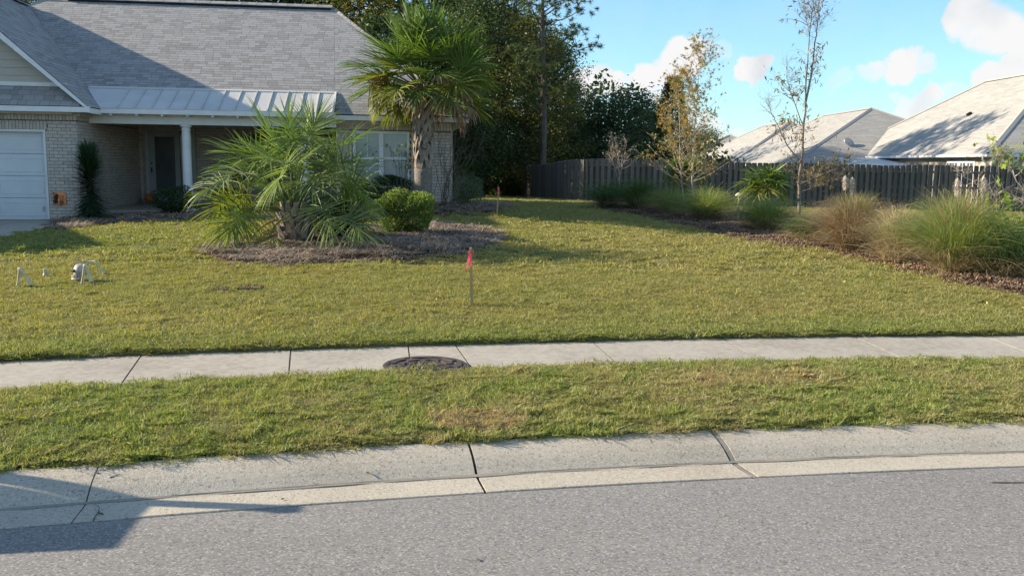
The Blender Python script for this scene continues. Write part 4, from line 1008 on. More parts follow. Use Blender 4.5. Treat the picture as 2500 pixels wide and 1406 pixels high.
# ================================================================== FENCES
def make_fence(name, A, B, zt, zb, label, step=.243, pw=.138, height=1.83, back=True, dzf=None, lean=0, group='wooden privacy fences'):
    A = Vector(A); B = Vector(B); d = (B-A); L_ = d.length; d.normalize(); ang = math.atan2(d.y, d.x)
    f = empty(name, (A.x, A.y, 0), ang, label, 'fence', group)
    def pk_mesh(w, h):
        g = Geo(); t = .018; c = .028
        P = [(-w/2,0),(w/2,0),(w/2,h-c),(w/2-c,h),(-w/2+c,h),(-w/2,h-c)]
        V = [(x,-t/2,z) for x,z in P] + [(x,t/2,z) for x,z in P]
        g.add(V, [list(range(6))], .5); g.add(V, [list(range(11,5,-1))], .5); g.add(V, [(i,6+i,6+(i+1)%6,(i+1)%6) for i in range(6)], .5)
        o = g.build('picket', M_fence); me = o.data; bpy.data.objects.remove(o); return me
    me = pk_mesh(pw, 1.0); n = int(L_/step)
    for k in range(n+1):
        for side in ((0, 1) if back else (0,)):
            x = k*step + side*step/2; 
            if x > L_: continue
            t = x/L_; b = zb[0] + (zb[1]-zb[0])*t; top = zt[0] + (zt[1]-zt[0])*t
            if dzf: top += dzf(x); 
            h = top - b + rng.normal()*.006
            M = Matrix.Translation((x + rng.normal()*.004, (-.035 if side == 0 else .065), b)) @ Matrix.Rotation(rng.normal()*.006 + lean, 4, 'Y') @ Matrix.Rotation(rng.normal()*.03, 4, 'Z') @ Matrix.Diagonal((1,1,h,1))
            share('picket', me, f, M)
    for fr in (.16, .52, .86):
        g = Geo(); m = max(2, int(L_/2.4)); 
        for j in range(m):
            x0 = L_*j/m; x1 = L_*(j+1)/m; t0 = j/m; t1 = (j+1)/m
            z0 = zb[0]+(zb[1]-zb[0])*t0; z1 = zb[0]+(zb[1]-zb[0])*t1
            za = z0 + (zt[0]+(zt[1]-zt[0])*t0-z0)*fr; zc = z1 + (zt[0]+(zt[1]-zt[0])*t1-z1)*fr
            if dzf: za += dzf(x0)*fr; zc += dzf(x1)*fr
            V = [(x0,-.018,za-.045),(x1,-.018,zc-.045),(x1,.032,zc-.045),(x0,.032,za-.045),(x0,-.018,za+.045),(x1,-.018,zc+.045),(x1,.032,zc+.045),(x0,.032,za+.045)]
            gg = Geo(); gg.add(V, [(0,3,2,1),(4,5,6,7),(0,1,5,4),(1,2,6,5),(2,3,7,6),(3,0,4,7)], .5); gg.build('rail', M_fence, f)
    m = max(2, int(L_/2.4))
    for j in range(m+1):
        x = L_*j/m; t = j/m; b = zb[0]+(zb[1]-zb[0])*t; top = zt[0]+(zt[1]-zt[0])*t + (dzf(x) if dzf else 0)
        hb('post', (x-.045, .055, b-.3), (x+.045, .145, top-.05), M_post, f)
    return f
fc = at(1430, 391, 38); fr_ = at(2620, 409.5, 38.6)
fence_r = make_fence('wooden_fence', (fc.x, 38, 0), (fr_.x, 38.6, 0), (fc.z, fr_.z), (.36, .12), 'weathered grey picket fence running behind the ornamental grasses below the neighbouring roofs', dzf=lambda x: .02*math.sin(x*.9)+.015*math.sin(x*2.3) + .05*math.exp(-((x-1)/2.5)**2))
fl = at(1272, 405, 50)
fence_l = make_fence('wooden_fence', (fl.x, 50, 0), (fc.x-.05, 37.9, 0), (fl.z, fc.z+.02), (.08, .34), 'darker shaded board fence running back beside the lawn gap toward the wood', step=.205, dzf=lambda x: .05*math.sin(x*.6+2))

# ================================================================== NEIGHBOUR ROOFS
def hip_house(name, label, corner, ez, w, l, sl, gz, wall_h=2.4, rz=0.0, expo=.16, ext=None, group='neighbouring houses beyond the fence'):
    """near left eave corner, ridge along depth; w across, l along depth"""
    h = empty(name, (corner[0], corner[1], 0), rz, label, 'house', group)
    HMh = Matrix.Translation((corner[0], corner[1], 0)) @ Matrix.Rotation(rz, 4, 'Z')
    r = w/2; rzz = ez + r*sl; c = math.sqrt(1+sl*sl)
    A, B, Cc, D = (0,0,ez), (w,0,ez), (w,l,ez), (0,l,ez); P, Q = (r,r,rzz), (r,l-r,rzz)
    slab3('roof_deck', [A,B,P], M_under, h); slab3('roof_deck', [A,P,Q,D], M_under, h); slab3('roof_deck', [B,Cc,Q,P], M_under, h); slab3('roof_deck', [D,Q,Cc], M_under, h)
    shingles(A, (1,0,0), (0,1,sl), [(0,0),(w,0),(r,r*c)], expo, (.5,1.0), .016)
    shingles(A, (0,1,0), (1,0,sl), [(0,0),(l,0),(l-r,r*c),(r,r*c)], expo, (.5,1.0), .016)
    if ext:   # a lower side wing: ridge across, running right
        ey, ew, el_ = ext; er = ez + ew/2*sl
        slab3('roof_deck', [(w*.55,ey,ez),(w+el_,ey,ez),(w+el_,ey+ew/2,er),(w*.55,ey+ew/2,er)], M_under, h)
        shingles((w*.55,ey,ez), (1,0,0), (0,1,sl), [(0,0),(w*.45+el_,0),(w*.45+el_,ew/2*c),(0,ew/2*c)], expo, (.5,1.), .012)
        ridge_to(h, (w*.55,ey+ew/2,er+.05), (w+el_,ey+ew/2,er+.05))
    flush_shingles(h, HMh, M_farshingle, 60)
    for a, b in ((A,P),(B,P),(P,Q),(D,Q),(Cc,Q)): ridge_to(h, Vector(a)+Vector((0,0,.05)), Vector(b)+Vector((0,0,.05)))
    o = .45
    g = Geo(); g.box((o,o,gz), (w-o,l-o,ez-.1)); g.build('wall', M_brick2, h)
    g = Geo(); g.box((0.02,0.02,ez-.16), (w-.02,l-.02,ez-.10)); g.build('soffit', M_soffit, h)
    for nm, lo, hi in (('gutter', (-.11,-.11,ez-.13),(w+.11,-.001,ez+.0)), ('gutter', (-.11,0,ez-.13),(-.001,l,ez+.0))):
        g = Geo(); g.box(lo, hi); g.build(nm, M_white, h)
    return h, HMh
M_brick2 = mat('pale_brick', [(.36,.32,.27),(.46,.42,.36)], .9, 22, 5)
def ridge_to(h, a, b):
    a = Vector(a); b = Vector(b); d = (b-a).normalized(); s = d.cross(Vector((0,0,1))).normalized(); w = .16
    V = [a-s*w-Vector((0,0,.06)), a+Vector((0,0,.05)), a+s*w-Vector((0,0,.06)), b-s*w-Vector((0,0,.06)), b+Vector((0,0,.05)), b+s*w-Vector((0,0,.06))]
    g = Geo(); g.add(V, [(0,1,4,3),(1,2,5,4)], .9); g.build('hip_cap', M_farshingle, h)
c1 = at(2412, 376, 44)
h1, m1 = hip_house('neighbour_house', 'pale hipped roof house at the right edge with floodlight and white windows', (c1.x, 44), c1.z, 14.4, 22, .665, .1)
c2 = at(1928, 401, 58)
h2, m2 = hip_house('neighbour_house', 'pale shingled house with satellite dish left of the rightmost roof', (c2.x, 58), c2.z, 16.2, 26, .50, .0, ext=(5.5, 8, 14))
c3 = at(1782, 402, 74)
h3, m3 = hip_house('neighbour_house', 'pale hipped roof glimpsed between the two young trees', (c3.x, 74), c3.z, 13.5, 22, .56, .0, ext=(4, 9, 8))
c4 = at(1640, 400, 92)
h4, m4 = hip_house('neighbour_house', 'farthest low brownish roof peeping behind the star leaved saplings', (c4.x, 92), c4.z, 15, 18, .42, .0, ext=(1, 12, 12))
# details of the nearest neighbour
def hbn(name, parent, lo, hi, m):
    g = Geo(); g.box(lo, hi); return g.build(name, m, parent)
# left (lit) wall windows near the corner
wn = empty('window', (0,0,0)); wn.parent = h1
hbn('frame', wn, (.40,2.0,1.1), (.449,4.9,2.42), M_white)
for a in (2.15, 2.9, 3.75, 4.35):
    hbn('pane', wn, (.385,a,1.2), (.399,a+.55,2.30), M_darkglass)
    hbn('glazing_bar', wn, (.37,a+.25,1.2), (.384,a+.29,2.30), M_white)
wn2 = empty('window', (0,0,0)); wn2.parent = h1
hbn('frame', wn2, (1.6,.38,1.2), (4.6,.449,2.1), M_white); hbn('pane', wn2, (1.7,.365,1.3), (3.0,.379,2.0), M_darkglass); hbn('pane', wn2, (3.1,.365,1.3), (4.5,.379,2.0), M_darkglass)
g = Geo(); g.tube([(-.05,.35,c1.z-.1),(-.05,.35,c1.z-.28),(.25,.42,c1.z-.5),(.40,.40,c1.z-.62),(.40,.40,.2)], .05, 6, .5); g.build('downspout', M_white, h1)
g = Geo(); g.tube([(1.45,-.05,c1.z-.1),(1.45,-.05,c1.z-.25),(1.2,.3,c1.z-.5),(1.1,.40,c1.z-.62),(1.1,.40,.2)], .05, 6, .5); g.build('downspout', M_white, h1)
fl_ = empty('floodlight', (0,0,0)); fl_.parent = h1
for dx, dy in ((.12,-.10),(.42,-.02)):
    g = Geo(); fixtube([(.02,0),(.05,.04),(.10,.10),(.115,.18),(.10,.20),(.0,.21)], 0, 0, 12, g); o = g.build('lamp_head', M_white, fl_, smooth=True)
    o.location = (.3+dx, .34+dy, c1.z-.30); o.rotation_euler = (R(115), 0, R(-30 if dx < .2 else 30))
g = Geo(); g.box((.42,.38,c1.z-.36),(.62,.449,c1.z-.2)); g.build('bracket', M_white, fl_)
g = Geo(); g.box((-.12,-.12,0),(.12,.12,.16)); o = g.build('roof_vent', M_black, h1); o.location = (3.55,9.2,c1.z+3.55*.665+.0); o.rotation_euler = (0, -math.atan(.665), 0)
# patio cover: sheet metal roof on posts, left of the first neighbour
pc = empty('patio_cover', (c1.x-3.4, 52, 0), 0, 'low corrugated metal patio cover just above the fence top', 'patio cover')
g = Geo(); nn = 28
V = []; 
for k in range(nn+1):
    x = 4.2*k/nn; z = .02*(k%2); V += [(x-.6, 0, 2.12+z), (x+.2, 5.5, 2.62+z)]
g.add(V, [(2*k,2*k+2,2*k+3,2*k+1) for k in range(nn)], .5); g.build('metal_sheet', M_metalroof, pc)
for x in (-.4, 3.4): 
    g = Geo(); g.box((x,.1,.05),(x+.1,.2,2.12)); g.build('post', M_white, pc)
g = Geo(); g.box((-.6,.0,2.0),(3.7,.06,2.11)); g.build('beam', M_white, pc)
# satellite dish on the second neighbour's front hip
dp = at(2072, 352, 60.6); dish = empty('satellite_dish', (dp.x, dp.y, dp.z-.55), 0, 'grey satellite dish on the front slope of the second neighbouring roof', 'satellite dish')
g = Geo(); V = []; 
for i in range(6):
    r = .42*i/5
    for k in range(18): a = k*math.pi/9; V.append((r*math.cos(a), r*.8*math.sin(a), r*r*.45))
g.add(V, [(i*18+k, i*18+(k+1)%18, (i+1)*18+(k+1)%18, (i+1)*18+k) for i in range(5) for k in range(18)], .5)
o = g.build('reflector', M_grey, dish, smooth=True); o.location = (0,0,.62); o.rotation_euler = (R(62), R(20), R(20))
g = Geo(); g.tube([(0,0,-.1),(0,0,.45),(0,-.02,.62)], .03, 6, .5); g.tube([(0,-.02,.45),(-.35,-.35,.62),(-.42,-.45,.72)], .018, 5, .5); g.build('mast', M_grey, dish)
g = Geo(); g.box((-.47,-.52,.68),(-.37,-.42,.80)); g.build('receiver', M_white, dish)

# neighbour house beyond the left edge of the frame: its roof shades the near lawn corner
hl = empty('neighbour_house', (-20.9, 17.1, 0), 0, 'low brick house standing left of the driveway outside the view', 'house', 'neighbouring houses beyond the drive')
rzl = 6.55
A_, B_, P_, Q_ = (0,0,rzl), (-12,0,rzl), (3.9,-5.0,3.1), (3.9,5.0,3.1)
slab3('roof_deck', [A_, P_, Q_], M_farshingle, hl); slab3('roof_deck', [A_, B_, (-12,-5.0,3.1), P_], M_farshingle, hl); slab3('roof_deck', [A_, B_, (-12,5.0,3.1), Q_], M_farshingle, hl)
hbn('wall', hl, (-11.6,-4.5,.2), (3.4,4.5,3.05), M_brick2)
hbn('window', hl, (1,-4.56,1.2), (2.6,-4.5,2.5), M_darkglass); hbn('window', hl, (-4,-4.56,1.2), (-2,-4.5,2.5), M_darkglass)

# ================================================================== VEGETATION
def unit(v): return v/ (np.linalg.norm(v)+1e-9)
def rot_about(v, k, a): return v*math.cos(a) + np.cross(k, v)*math.sin(a) + k*np.dot(k, v)*(1-math.cos(a))
def fan_frond(pet, rad, nseg, az, el, arc=105, costa=.35, droop=.35, sag=.25, wseg=.024, rot=0.0, tipdroop=1.0, jit=.06):
    """costapalmate leaf; returns (petiole pts, P, W, side) in plant coords"""
    d0 = np.array([math.cos(az)*math.cos(el), math.sin(az)*math.cos(el), math.sin(el)]); down = np.array([0,0,-1.])
    pts = [np.zeros(3)]; d = d0.copy(); n = 6
    for k in range(n):
        pts.append(pts[-1] + d*pet/n); d = unit(d + down*sag/n)
    side = unit(np.cross(d, [0,0,1.]) + 1e-6); side = rot_about(side, d, rot)
    nrm = unit(np.cross(side, d))
    base = pts[-1]; cpts = [base]; dirs = [d]; dc = d.copy()
    for k in range(5):
        dc = unit(dc + down*droop*.35 ); cpts.append(cpts[-1] + dc*rad*costa/5); dirs.append(dc)
    P = []; Wd = []; S = []
    M = 7; s = np.linspace(0, 1, M)
    for k in range(nseg):
        f = (k/(nseg-1))*2 - 1; af = abs(f)
        phi = math.copysign(R(arc)*af**.85, f) + rng.normal()*.03
        ci = (1-af)**1.3*5; i0 = min(int(ci), 4); cpos = cpts[i0]*(1-(ci-i0)) + cpts[i0+1]*(ci-i0); dd = dirs[i0]
        nn = unit(np.cross(side, dd)); v = rot_about(dd, nn, -phi); v = unit(v + nn*(.18*af) + rng.normal(size=3)*jit)
        Ls = rad*(1-costa*(1-af)*.8)*(1-.32*af)*rng.uniform(.9, 1.08)
        p = [cpos]; vv = v.copy()
        for q in range(1, M):
            p.append(p[-1] + vv*Ls/(M-1)); vv = unit(vv + down*droop*(q/M)**2*tipdroop*rng.uniform(.7,1.3))
        P.append(p); Wd.append(wseg*np.interp(s, [0,.2,.45,.8,1], [.5,1,.95,.5,.04])); 
        sd = unit(np.cross(v, nn)); sd = rot_about(sd, v, .5 if k % 2 else -.5); S.append(sd)
    return pts, np.array(P), np.array(Wd), np.array(S)
def make_frond(parent, mat_, *a, pw=.022, **k):
    pts, P, Wd, S = fan_frond(*a, **k)
    g = Geo(); g.strips(P, Wd, S); g.tube(pts, np.linspace(pw*1.3, pw*.6, len(pts)), 5, .5)
    return g.build('frond', mat_, parent)
def palm_label(): pass

# tall cabbage palm
sx, sy = -2.22, 22.35; szb = bedz(sx, sy)
sab = empty('cabbage_palm', (sx, sy, szb), 0, 'tall fan palm with criss-cross boots on its trunk in front of the window wing', 'palm tree')
ht = 3.15; zt_ = at(1030, 232, sy).z - szb
g = Geo(); prof_ = [(.26,-.1),(.24,.1),(.225,.5),(.222,.9),(.225,1.0),(.19,1.02),(.185,zt_*.6),(.17,zt_*.8),(.16,zt_),(.06,zt_+.25)]
fixtube(prof_, 0, 0, 20, g); g.build('trunk', M_palmtrunk, sab, smooth=True)
# boots: split leaf bases crossing diagonally
for row in range(11):
    z = 1.02 + row*(zt_-1.0)/11
    for k in range(7):
        th = 6.283*(k + .5*(row%2))/7 + rng.normal()*.08; s_ = 1 if (row+k)%2 else -1
        for sgn in (1,-1):
            P = []; 
            for t in np.linspace(0, 1, 5):
                a = th + sgn*t*.62; r = .215 - .02*t + .055*math.sin(t*2.2)*(.5+.5*rng.random()) + .012*rng.random(); P.append((r*math.cos(a), r*math.sin(a), z + t*.42))
            P = np.array(P)[None]; nr_ = np.array([math.cos(th), math.sin(th), 0]); 
            tang = unit(P[0,-1]-P[0,0]); sd = unit(np.cross(tang, nr_))
            gg = Geo(); w = np.array([.062,.055,.045,.034,.024])[None]
            gg.strips(P, w, sd[None]); gg.strips(P - nr_*.018, w, sd[None])
            # close the edges so each boot has thickness
            for e in (1,-1):
                Q = P + sd*w[...,None]*e; gg.strips(Q - nr_*.009, np.full((1,5), .009), nr_[None])
            if rng.random() < .74: gg.build('boot', M_boot, sab)
cz = zt_ + .12
def fr_at(parent, o, z): o.location = (0, 0, z)
nf = 46
for k in range(nf):
    az = k*2.39996 + rng.normal()*.12; t = k/(nf-1)           # t 0 = youngest, upright
    el = R(86 - 76*t**.9) + rng.normal()*.06
    m_ = M_frond
    if t > .62 and rng.random() < .45: m_ = M_frondy
    o = make_frond(sab, m_, rng.uniform(.85,1.15), rng.uniform(1.0,1.25), 44, az, el, costa=.34, droop=.10+.24*t, sag=.15+.30*t, wseg=.019, rot=rng.normal()*.35, tipdroop=.7+.9*t)
    o.location = (0, 0, cz - .12*t)
for k in range(20):
    az = k*2.39996*1.07 + .4; el = R(rng.uniform(-12, 16) if math.sin(az) > -.35 else rng.uniform(18, 30)); dry = k % 5 in (0, 2, 4)
    o = make_frond(sab, M_frondb if dry else M_frondy, rng.uniform(.75,1.1), rng.uniform(.55,.8), 28, az, el, arc=88, costa=.35, droop=.8, sag=.55, wseg=.017, rot=rng.normal()*.5, tipdroop=2.2, jit=.12)
    o.location = (0, 0, cz - .18)
for px, py in ((925,195),(1085,195)):   # withered seed stalks hanging in the crown
    p = at(px, py, sy-.35); g = Geo(); N_ = 90; d_ = rng.normal(size=(N_,3))*np.array([.10,.10,.04]); B_0 = np.array([p.x-sx, p.y-sy, p.z-szb]) + d_
    fall = rng.uniform(.15,.6,N_); s = np.linspace(0,1,5); P = B_0[:,None,:] + (rng.normal(size=(N_,3))*.14)[:,None,:]*s[None,:,None]; P[...,2] -= fall[:,None]*(s[None,:]**1.4) - .08*np.sin(s*3)[None,:]
    g.strips(P, np.full((N_,5), .012), np.array([[1,0,0.]]*N_)); g.tube([(0,0,cz),(B_0[0][0]*.6,B_0[0][1]*.6,p.z-szb+.15),tuple(B_0[0])], .018, 5, .3); g.build('seed_stalk', M_frondb, sab)

# low stemless palm in the front bed
gb = ground(718, 598); px_, py_ = gb.x, gb.y; pzb = bedz(px_, py_)
lp = empty('low_fan_palm', (px_, py_, pzb-.03), 0, 'wide low fan palm with silvery fronds and shaggy short trunk in the front bed', 'palm tree')
g = Geo(); fixtube([(.30,-.05),(.29,.1),(.26,.3),(.22,.5),(.16,.68),(.05,.8)], 0, 0, 18, g); g.build('trunk', M_bark, lp, smooth=True)
for row in range(6):
    for k in range(9):
        th = 6.283*(k+.5*(row%2))/9 + rng.normal()*.1; z = .02 + row*.09; r0 = .27 - .018*row; out_ = rng.uniform(.06,.14)
        t = np.linspace(0,1,4); P = np.stack([(r0+out_*t**1.5)*math.cos(th), (r0+out_*t**1.5)*math.sin(th), z + .26*t], -1)[None]
        nr_ = np.array([math.cos(th), math.sin(th), 0]); sd = np.array([-math.sin(th), math.cos(th), 0]); w = np.array([.07,.055,.04,.03])[None]
        gg = Geo(); gg.strips(P, w, sd[None]); gg.strips(P-nr_*.025, w, sd[None])
        for e in (1,-1): gg.strips(P + sd*w[...,None]*e - nr_*.0125, np.full((1,4), .0125), nr_[None])
        gg.build('boot', M_boot, lp)
nl = 46
for k in range(nl):
    az = k*2.39996 + rng.normal()*.15; t = k/(nl-1); el = R(76 - 56*t) + rng.normal()*.08
    if t > .55 and math.sin(az) < -.8: continue
    m_ = M_frondpale if rng.random() < .72 else M_frond
    if t > .6 and math.cos(az) < -.2 and rng.random() < .7: m_ = M_frondy
    o = make_frond(lp, m_, rng.uniform(.9,1.28), rng.uniform(.85,1.12), 46, az, el, arc=118, costa=.42, droop=.27+.48*t, sag=.38+.75*t, wseg=.0105, rot=rng.normal()*.55, tipdroop=.6+.8*t, pw=.02, jit=.09)
    o.location = (0, 0, .56 - .12*t)
for k in range(9):
    az = rng.uniform(0, 6.283); o = make_frond(lp, M_frondy if k % 2 else M_frondb, rng.uniform(.7,.9), .75, 28, az, R(rng.uniform(0,18)), arc=85, costa=.42, droop=1.3, sag=1.4, wseg=.014, rot=rng.normal()*.5, tipdroop=1.6, pw=.02)
    o.location = (0, 0, .42)

# two windmill palms behind the right bed
for (px, py, Y, hgt, lab) in ((1868, 470, 24.0, 1.0, 'small fan palm with bright drooping lower fronds in the middle of the right bed'), (1672, 455, 28.0, 1.25, 'small fan palm half hidden behind the star leaved saplings')):
    p = at(px, py, Y); z0 = zg(p.x, p.y); w_ = empty('windmill_palm', (p.x, p.y, z0), 0, lab, 'palm tree', 'small fan palms in the right bed')
    g = Geo(); g.tube([(0,0,-.05),(.02,0,hgt*.5),(0,0,hgt)], [.11,.09,.07], 9, .5); g.build('trunk', M_bark, w_)
    for k in range(22):
        az = k*2.39996; t = k/21; el = R(70-75*t); m_ = M_frondy if t > .62 else M_frond
        o = make_frond(w_, m_, .42, .56, 26, az, el, arc=150, costa=.1, droop=.22+.3*t, sag=.4, wseg=.02, rot=rng.normal()*.3, pw=.012); o.location = (0,0,hgt)

# yucca by the garage pier
gy = ground(222, 532); gy = Vector((gy.x, 21.05, 0)); gy.x = at(222, 500, 21.05).x; yz = bedz(gy.x, gy.y)
yu = empty('yucca', (gy.x, gy.y, yz), 0, 'dark columnar yucca standing against the garage corner', 'yucca')
g = Geo(); g.tube([(0,0,-.05),(0,0,.8),(0,0,1.5)], [.08,.07,.05], 8, .3); g.build('trunk', M_bark, yu)
g = Geo(); N_ = 1500; t = rng.random(N_); az = rng.random(N_)*6.283; z = .12+1.38*t; el = np.radians(-25 + 80*t**1.5 + rng.normal(size=N_)*10); ln = .60*(1-.3*t)*rng.uniform(.8,1.1,N_)
d = np.stack([np.cos(az)*np.cos(el), np.sin(az)*np.cos(el), np.sin(el)], -1); s = np.linspace(0,1,4)
P = np.stack([np.zeros(N_),np.zeros(N_),z],-1)[:,None,:] + d[:,None,:]*(ln[:,None]*s[None,:])[...,None]; side = np.cross(d, [0,0,1.]); side /= np.linalg.norm(side,axis=1)[:,None]+1e-6
g.strips(P, np.broadcast_to(np.array([.016,.018,.012,.001]), (N_,4)), side); g.build('leaf_rosette', M_yucca, yu)

# shrubs
def shrub(name, pos, rx, ry, rz_, mat_, n, size, label, cat='shrub', group=None, lumps=9, seed=0, aspect=.55):
    r_ = np.random.default_rng(seed+11); z0 = bedz(pos[0], pos[1]); e = empty(name, (pos[0], pos[1], z0), 0, label, cat, group)
    g = Geo()
    for k in range(7):
        a = r_.random()*6.283; q = np.array([math.cos(a)*rx*.5*r_.random(), math.sin(a)*ry*.5*r_.random(), rz_*1.3]); g.tube([(0,0,-.05), tuple(q*.5*np.array([1,1,.9])), tuple(q)], [.018,.012,.005], 5, .4)
    g.build('stem', M_bark, e)
    D = r_.normal(size=(n,3)); D /= np.linalg.norm(D,axis=1)[:,None]; L_ = r_.normal(size=(lumps,3)); L_ /= np.linalg.norm(L_,axis=1)[:,None]
    bump = (np.maximum(0, D@L_.T)**10).max(1); rr = (.74+.34*bump)*(1-.30*r_.random(n)**1.6)
    C = D*rr[:,None]*np.array([rx,ry,rz_]) + [0,0,rz_*.93]; C = C[C[:,2] > .02]
    g = Geo(); g.leaves(C, size, aspect); g.build('foliage', mat_, e); return e
def gp(px, py, Y): p = at(px, py, Y); return (p.x, p.y)
yb = ground(990, 580).y + .15
shrub('round_shrub', gp(992, 560, yb), .70, .52, .44, M_shrub, 8500, .026, 'round clipped light green bush in the front bed', group='clipped bushes in the front bed', seed=1, lumps=14)
yb2 = ground(820, 590).y + .15
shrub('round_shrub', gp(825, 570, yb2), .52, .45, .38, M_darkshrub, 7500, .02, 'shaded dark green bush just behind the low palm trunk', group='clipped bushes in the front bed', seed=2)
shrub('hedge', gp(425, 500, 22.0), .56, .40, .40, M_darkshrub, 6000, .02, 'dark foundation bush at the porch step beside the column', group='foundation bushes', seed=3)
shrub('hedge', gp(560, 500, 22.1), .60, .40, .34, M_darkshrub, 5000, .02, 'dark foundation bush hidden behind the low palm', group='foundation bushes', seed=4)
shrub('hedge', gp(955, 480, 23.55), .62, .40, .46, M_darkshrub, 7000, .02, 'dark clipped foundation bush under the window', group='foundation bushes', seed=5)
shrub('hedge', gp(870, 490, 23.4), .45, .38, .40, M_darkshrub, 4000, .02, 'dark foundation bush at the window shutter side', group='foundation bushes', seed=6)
shrub('side_shrub', gp(1128, 440, 26.2), .48, .45, .50, M_darkshrub, 5000, .022, 'dark rounded bush beyond the brick corner', seed=7)
shrub('side_shrub', gp(1142, 480, 24.2), .50, .45, .44, M_olive, 5200, .02, 'grey green feathery bush beside the brick corner', seed=8, aspect=.3, lumps=20)

# bare climbing twigs at the brick corner
M_vinebark = mat('vine_bark', [(.12,.095,.075),(.22,.18,.145)], .9, 12)
vz = empty('climbing_vine', (-1.75, 23.2, bedz(-1.75, 23.2)), 0, 'nearly leafless twiggy vine rising beside the palm trunk at the brick corner', 'vine')
g = Geo(); lv = []
for k in range(26):
    x, z = rng.normal()*.08, 0; P = [(x, 0, -.02)]; dx = rng.normal()*.06+.02; n_ = rng.integers(8, 15)
    for q in range(n_): x += dx*.5 + rng.normal()*.035; z += .17; P.append((x, rng.normal()*.05, z)); 
    g.tube(P, np.linspace(.008, .0025, len(P)), 4, rng.random())
    for q in P[3:]:
        if rng.random() < .45: 
            e_ = np.array(q) + rng.normal(size=3)*np.array([.16,.08,.14]); g.tube([q, tuple((np.array(q)+e_)/2 + [0,0,.03]), tuple(e_)], [.004,.003,.0015], 4, rng.random()); lv.append(e_)
g.build('twigs', M_vinebark, vz)
g = Geo(); lv = np.array(lv)[:60]; g.leaves(lv + rng.normal(size=lv.shape)*.03, .022, .6); g.build('leaf_cluster', M_willow, vz)
vb = empty('young_shrub', gp(985, 400, 22.7) + (bedz(*gp(985, 400, 22.7)),), 0, 'thin leggy green shrub left of the tall palm trunk in front of the window', 'shrub')
g = Geo(); lv = []
for k in range(9):
    x, z = 0, 0; P = [(0,0,0)]; dx = rng.normal()*.05-.01
    for q in range(9): x += dx; z += .17; P.append((x+rng.normal()*.02, rng.normal()*.04, z)); lv += [np.array(P[-1]) + rng.normal(size=3)*.05 for _ in range(6 if z > .9 else 0)]
    g.tube(P, np.linspace(.01,.003,len(P)), 4, .5)
g.build('stem', M_bark, vb); g = Geo(); g.leaves(np.array(lv), .028, .55); g.build('foliage', M_shrub, vb)

# ornamental grasses
def tall_grass(name, px, pyb, wpx, pyt, mat_, label, n=900, droop=.5, base_mat=None, pw=.0045, lean=0, seed=0, upright=.5):
    b = ground(px, pyb); Y = b.y + .25; pos = at(px, pyb, Y); z0 = bedz(pos.x, Y); H = at(px, pyt, Y).z - z0; Rr = wpx/2*Y/F
    e = empty(name, (pos.x, Y, z0), 0, label, 'ornamental grass', 'ornamental grass clumps in the right bed')
    r_ = np.random.default_rng(seed+50)
    def blades(n, H, Rr, dr, w, r0=.16):
        az = r_.random(n)*6.283; k = r_.random(n)**upright; reach = Rr*k*1.5; h = H*(1.15-.5*k**2)*(.65+.4*r_.random(n))
        dr = (dr*r_.uniform(.25,2.1,n))[:,None]; s = np.linspace(0,1,7); dir_ = np.stack([np.cos(az),np.sin(az),0*az],-1); rb = r0*np.sqrt(r_.random(n))
        B = dir_*rb[:,None]*.8 + r_.normal(size=(n,3))*[.03,.03,0]; B[:,2] = 0
        P = B[:,None,:] + dir_[:,None,:]*(reach[:,None]*s[None,:]**1.5)[...,None]; P[...,0] += lean*s[None,:]**2
        P[...,2] = h[:,None]*(s[None,:]*(1+dr*.8) - dr*s[None,:]**3)
        wig = np.cumsum(r_.normal(size=(n,7,3))*[.034,.034,.016], 1)*s[None,:,None]; P = P + wig*(1+k[:,None,None])
        side = np.cross(dir_, [0,0,1.]) + r_.normal(size=(n,3))*.35; side /= np.linalg.norm(side,axis=1)[:,None]
        W = w*(.6+.8*r_.random(n))[:,None]*np.array([1,1,.95,.85,.65,.4,.05])[None]
        return P, W, side
    g = Geo(); P, W, sd = blades(n, H, Rr, droop, pw); g.strips(P, W, sd); g.build('blades', mat_, e)
    g = Geo(); P, W, sd = blades(int(n*.3), H*.42, Rr*.85, .9, pw*1.2, .26); g.strips(P, W, sd); g.build('dry_skirt', base_mat or M_tallt, e)
    return e, pos, z0, Y
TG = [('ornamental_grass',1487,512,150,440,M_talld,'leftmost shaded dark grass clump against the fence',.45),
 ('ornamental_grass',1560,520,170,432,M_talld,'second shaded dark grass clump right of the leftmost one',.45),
 ('ornamental_grass',1640,532,130,458,M_tall,'bright green grass clump left of the sapling trunks',.5),
 ('ornamental_grass',1722,545,185,458,M_tall,'full green grass clump at the foot of the star leaved saplings',.5),
 ('ornamental_grass',1868,572,165,478,M_tall,'rounded green grass clump in front of the small fan palm',.5),
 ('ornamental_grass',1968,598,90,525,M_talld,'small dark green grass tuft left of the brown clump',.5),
 ('ornamental_grass',2075,622,210,478,M_tallb,'brown seeded grass clump with two tan plumes',.55),
 ('ornamental_grass',2190,648,150,505,M_tallt,'thin straw coloured grass between the brown and the large green clump',.55),
 ('ornamental_grass',2330,680,290,478,M_tall,'largest green grass clump with pale dry skirt and two plumes',.5),
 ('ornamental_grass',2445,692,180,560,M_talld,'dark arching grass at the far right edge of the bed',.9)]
GR = {}
for k, (nm, px, pyb, w_, pyt, mt_, lab, dr) in enumerate(TG):
    big = w_ > 200
    GR[k] = tall_grass(nm, px, pyb, w_, pyt, mt_, lab, n=2700 if big else 1700, droop=dr, seed=k, pw=.0036, base_mat=M_tallb if k == 6 else None, upright=.6)
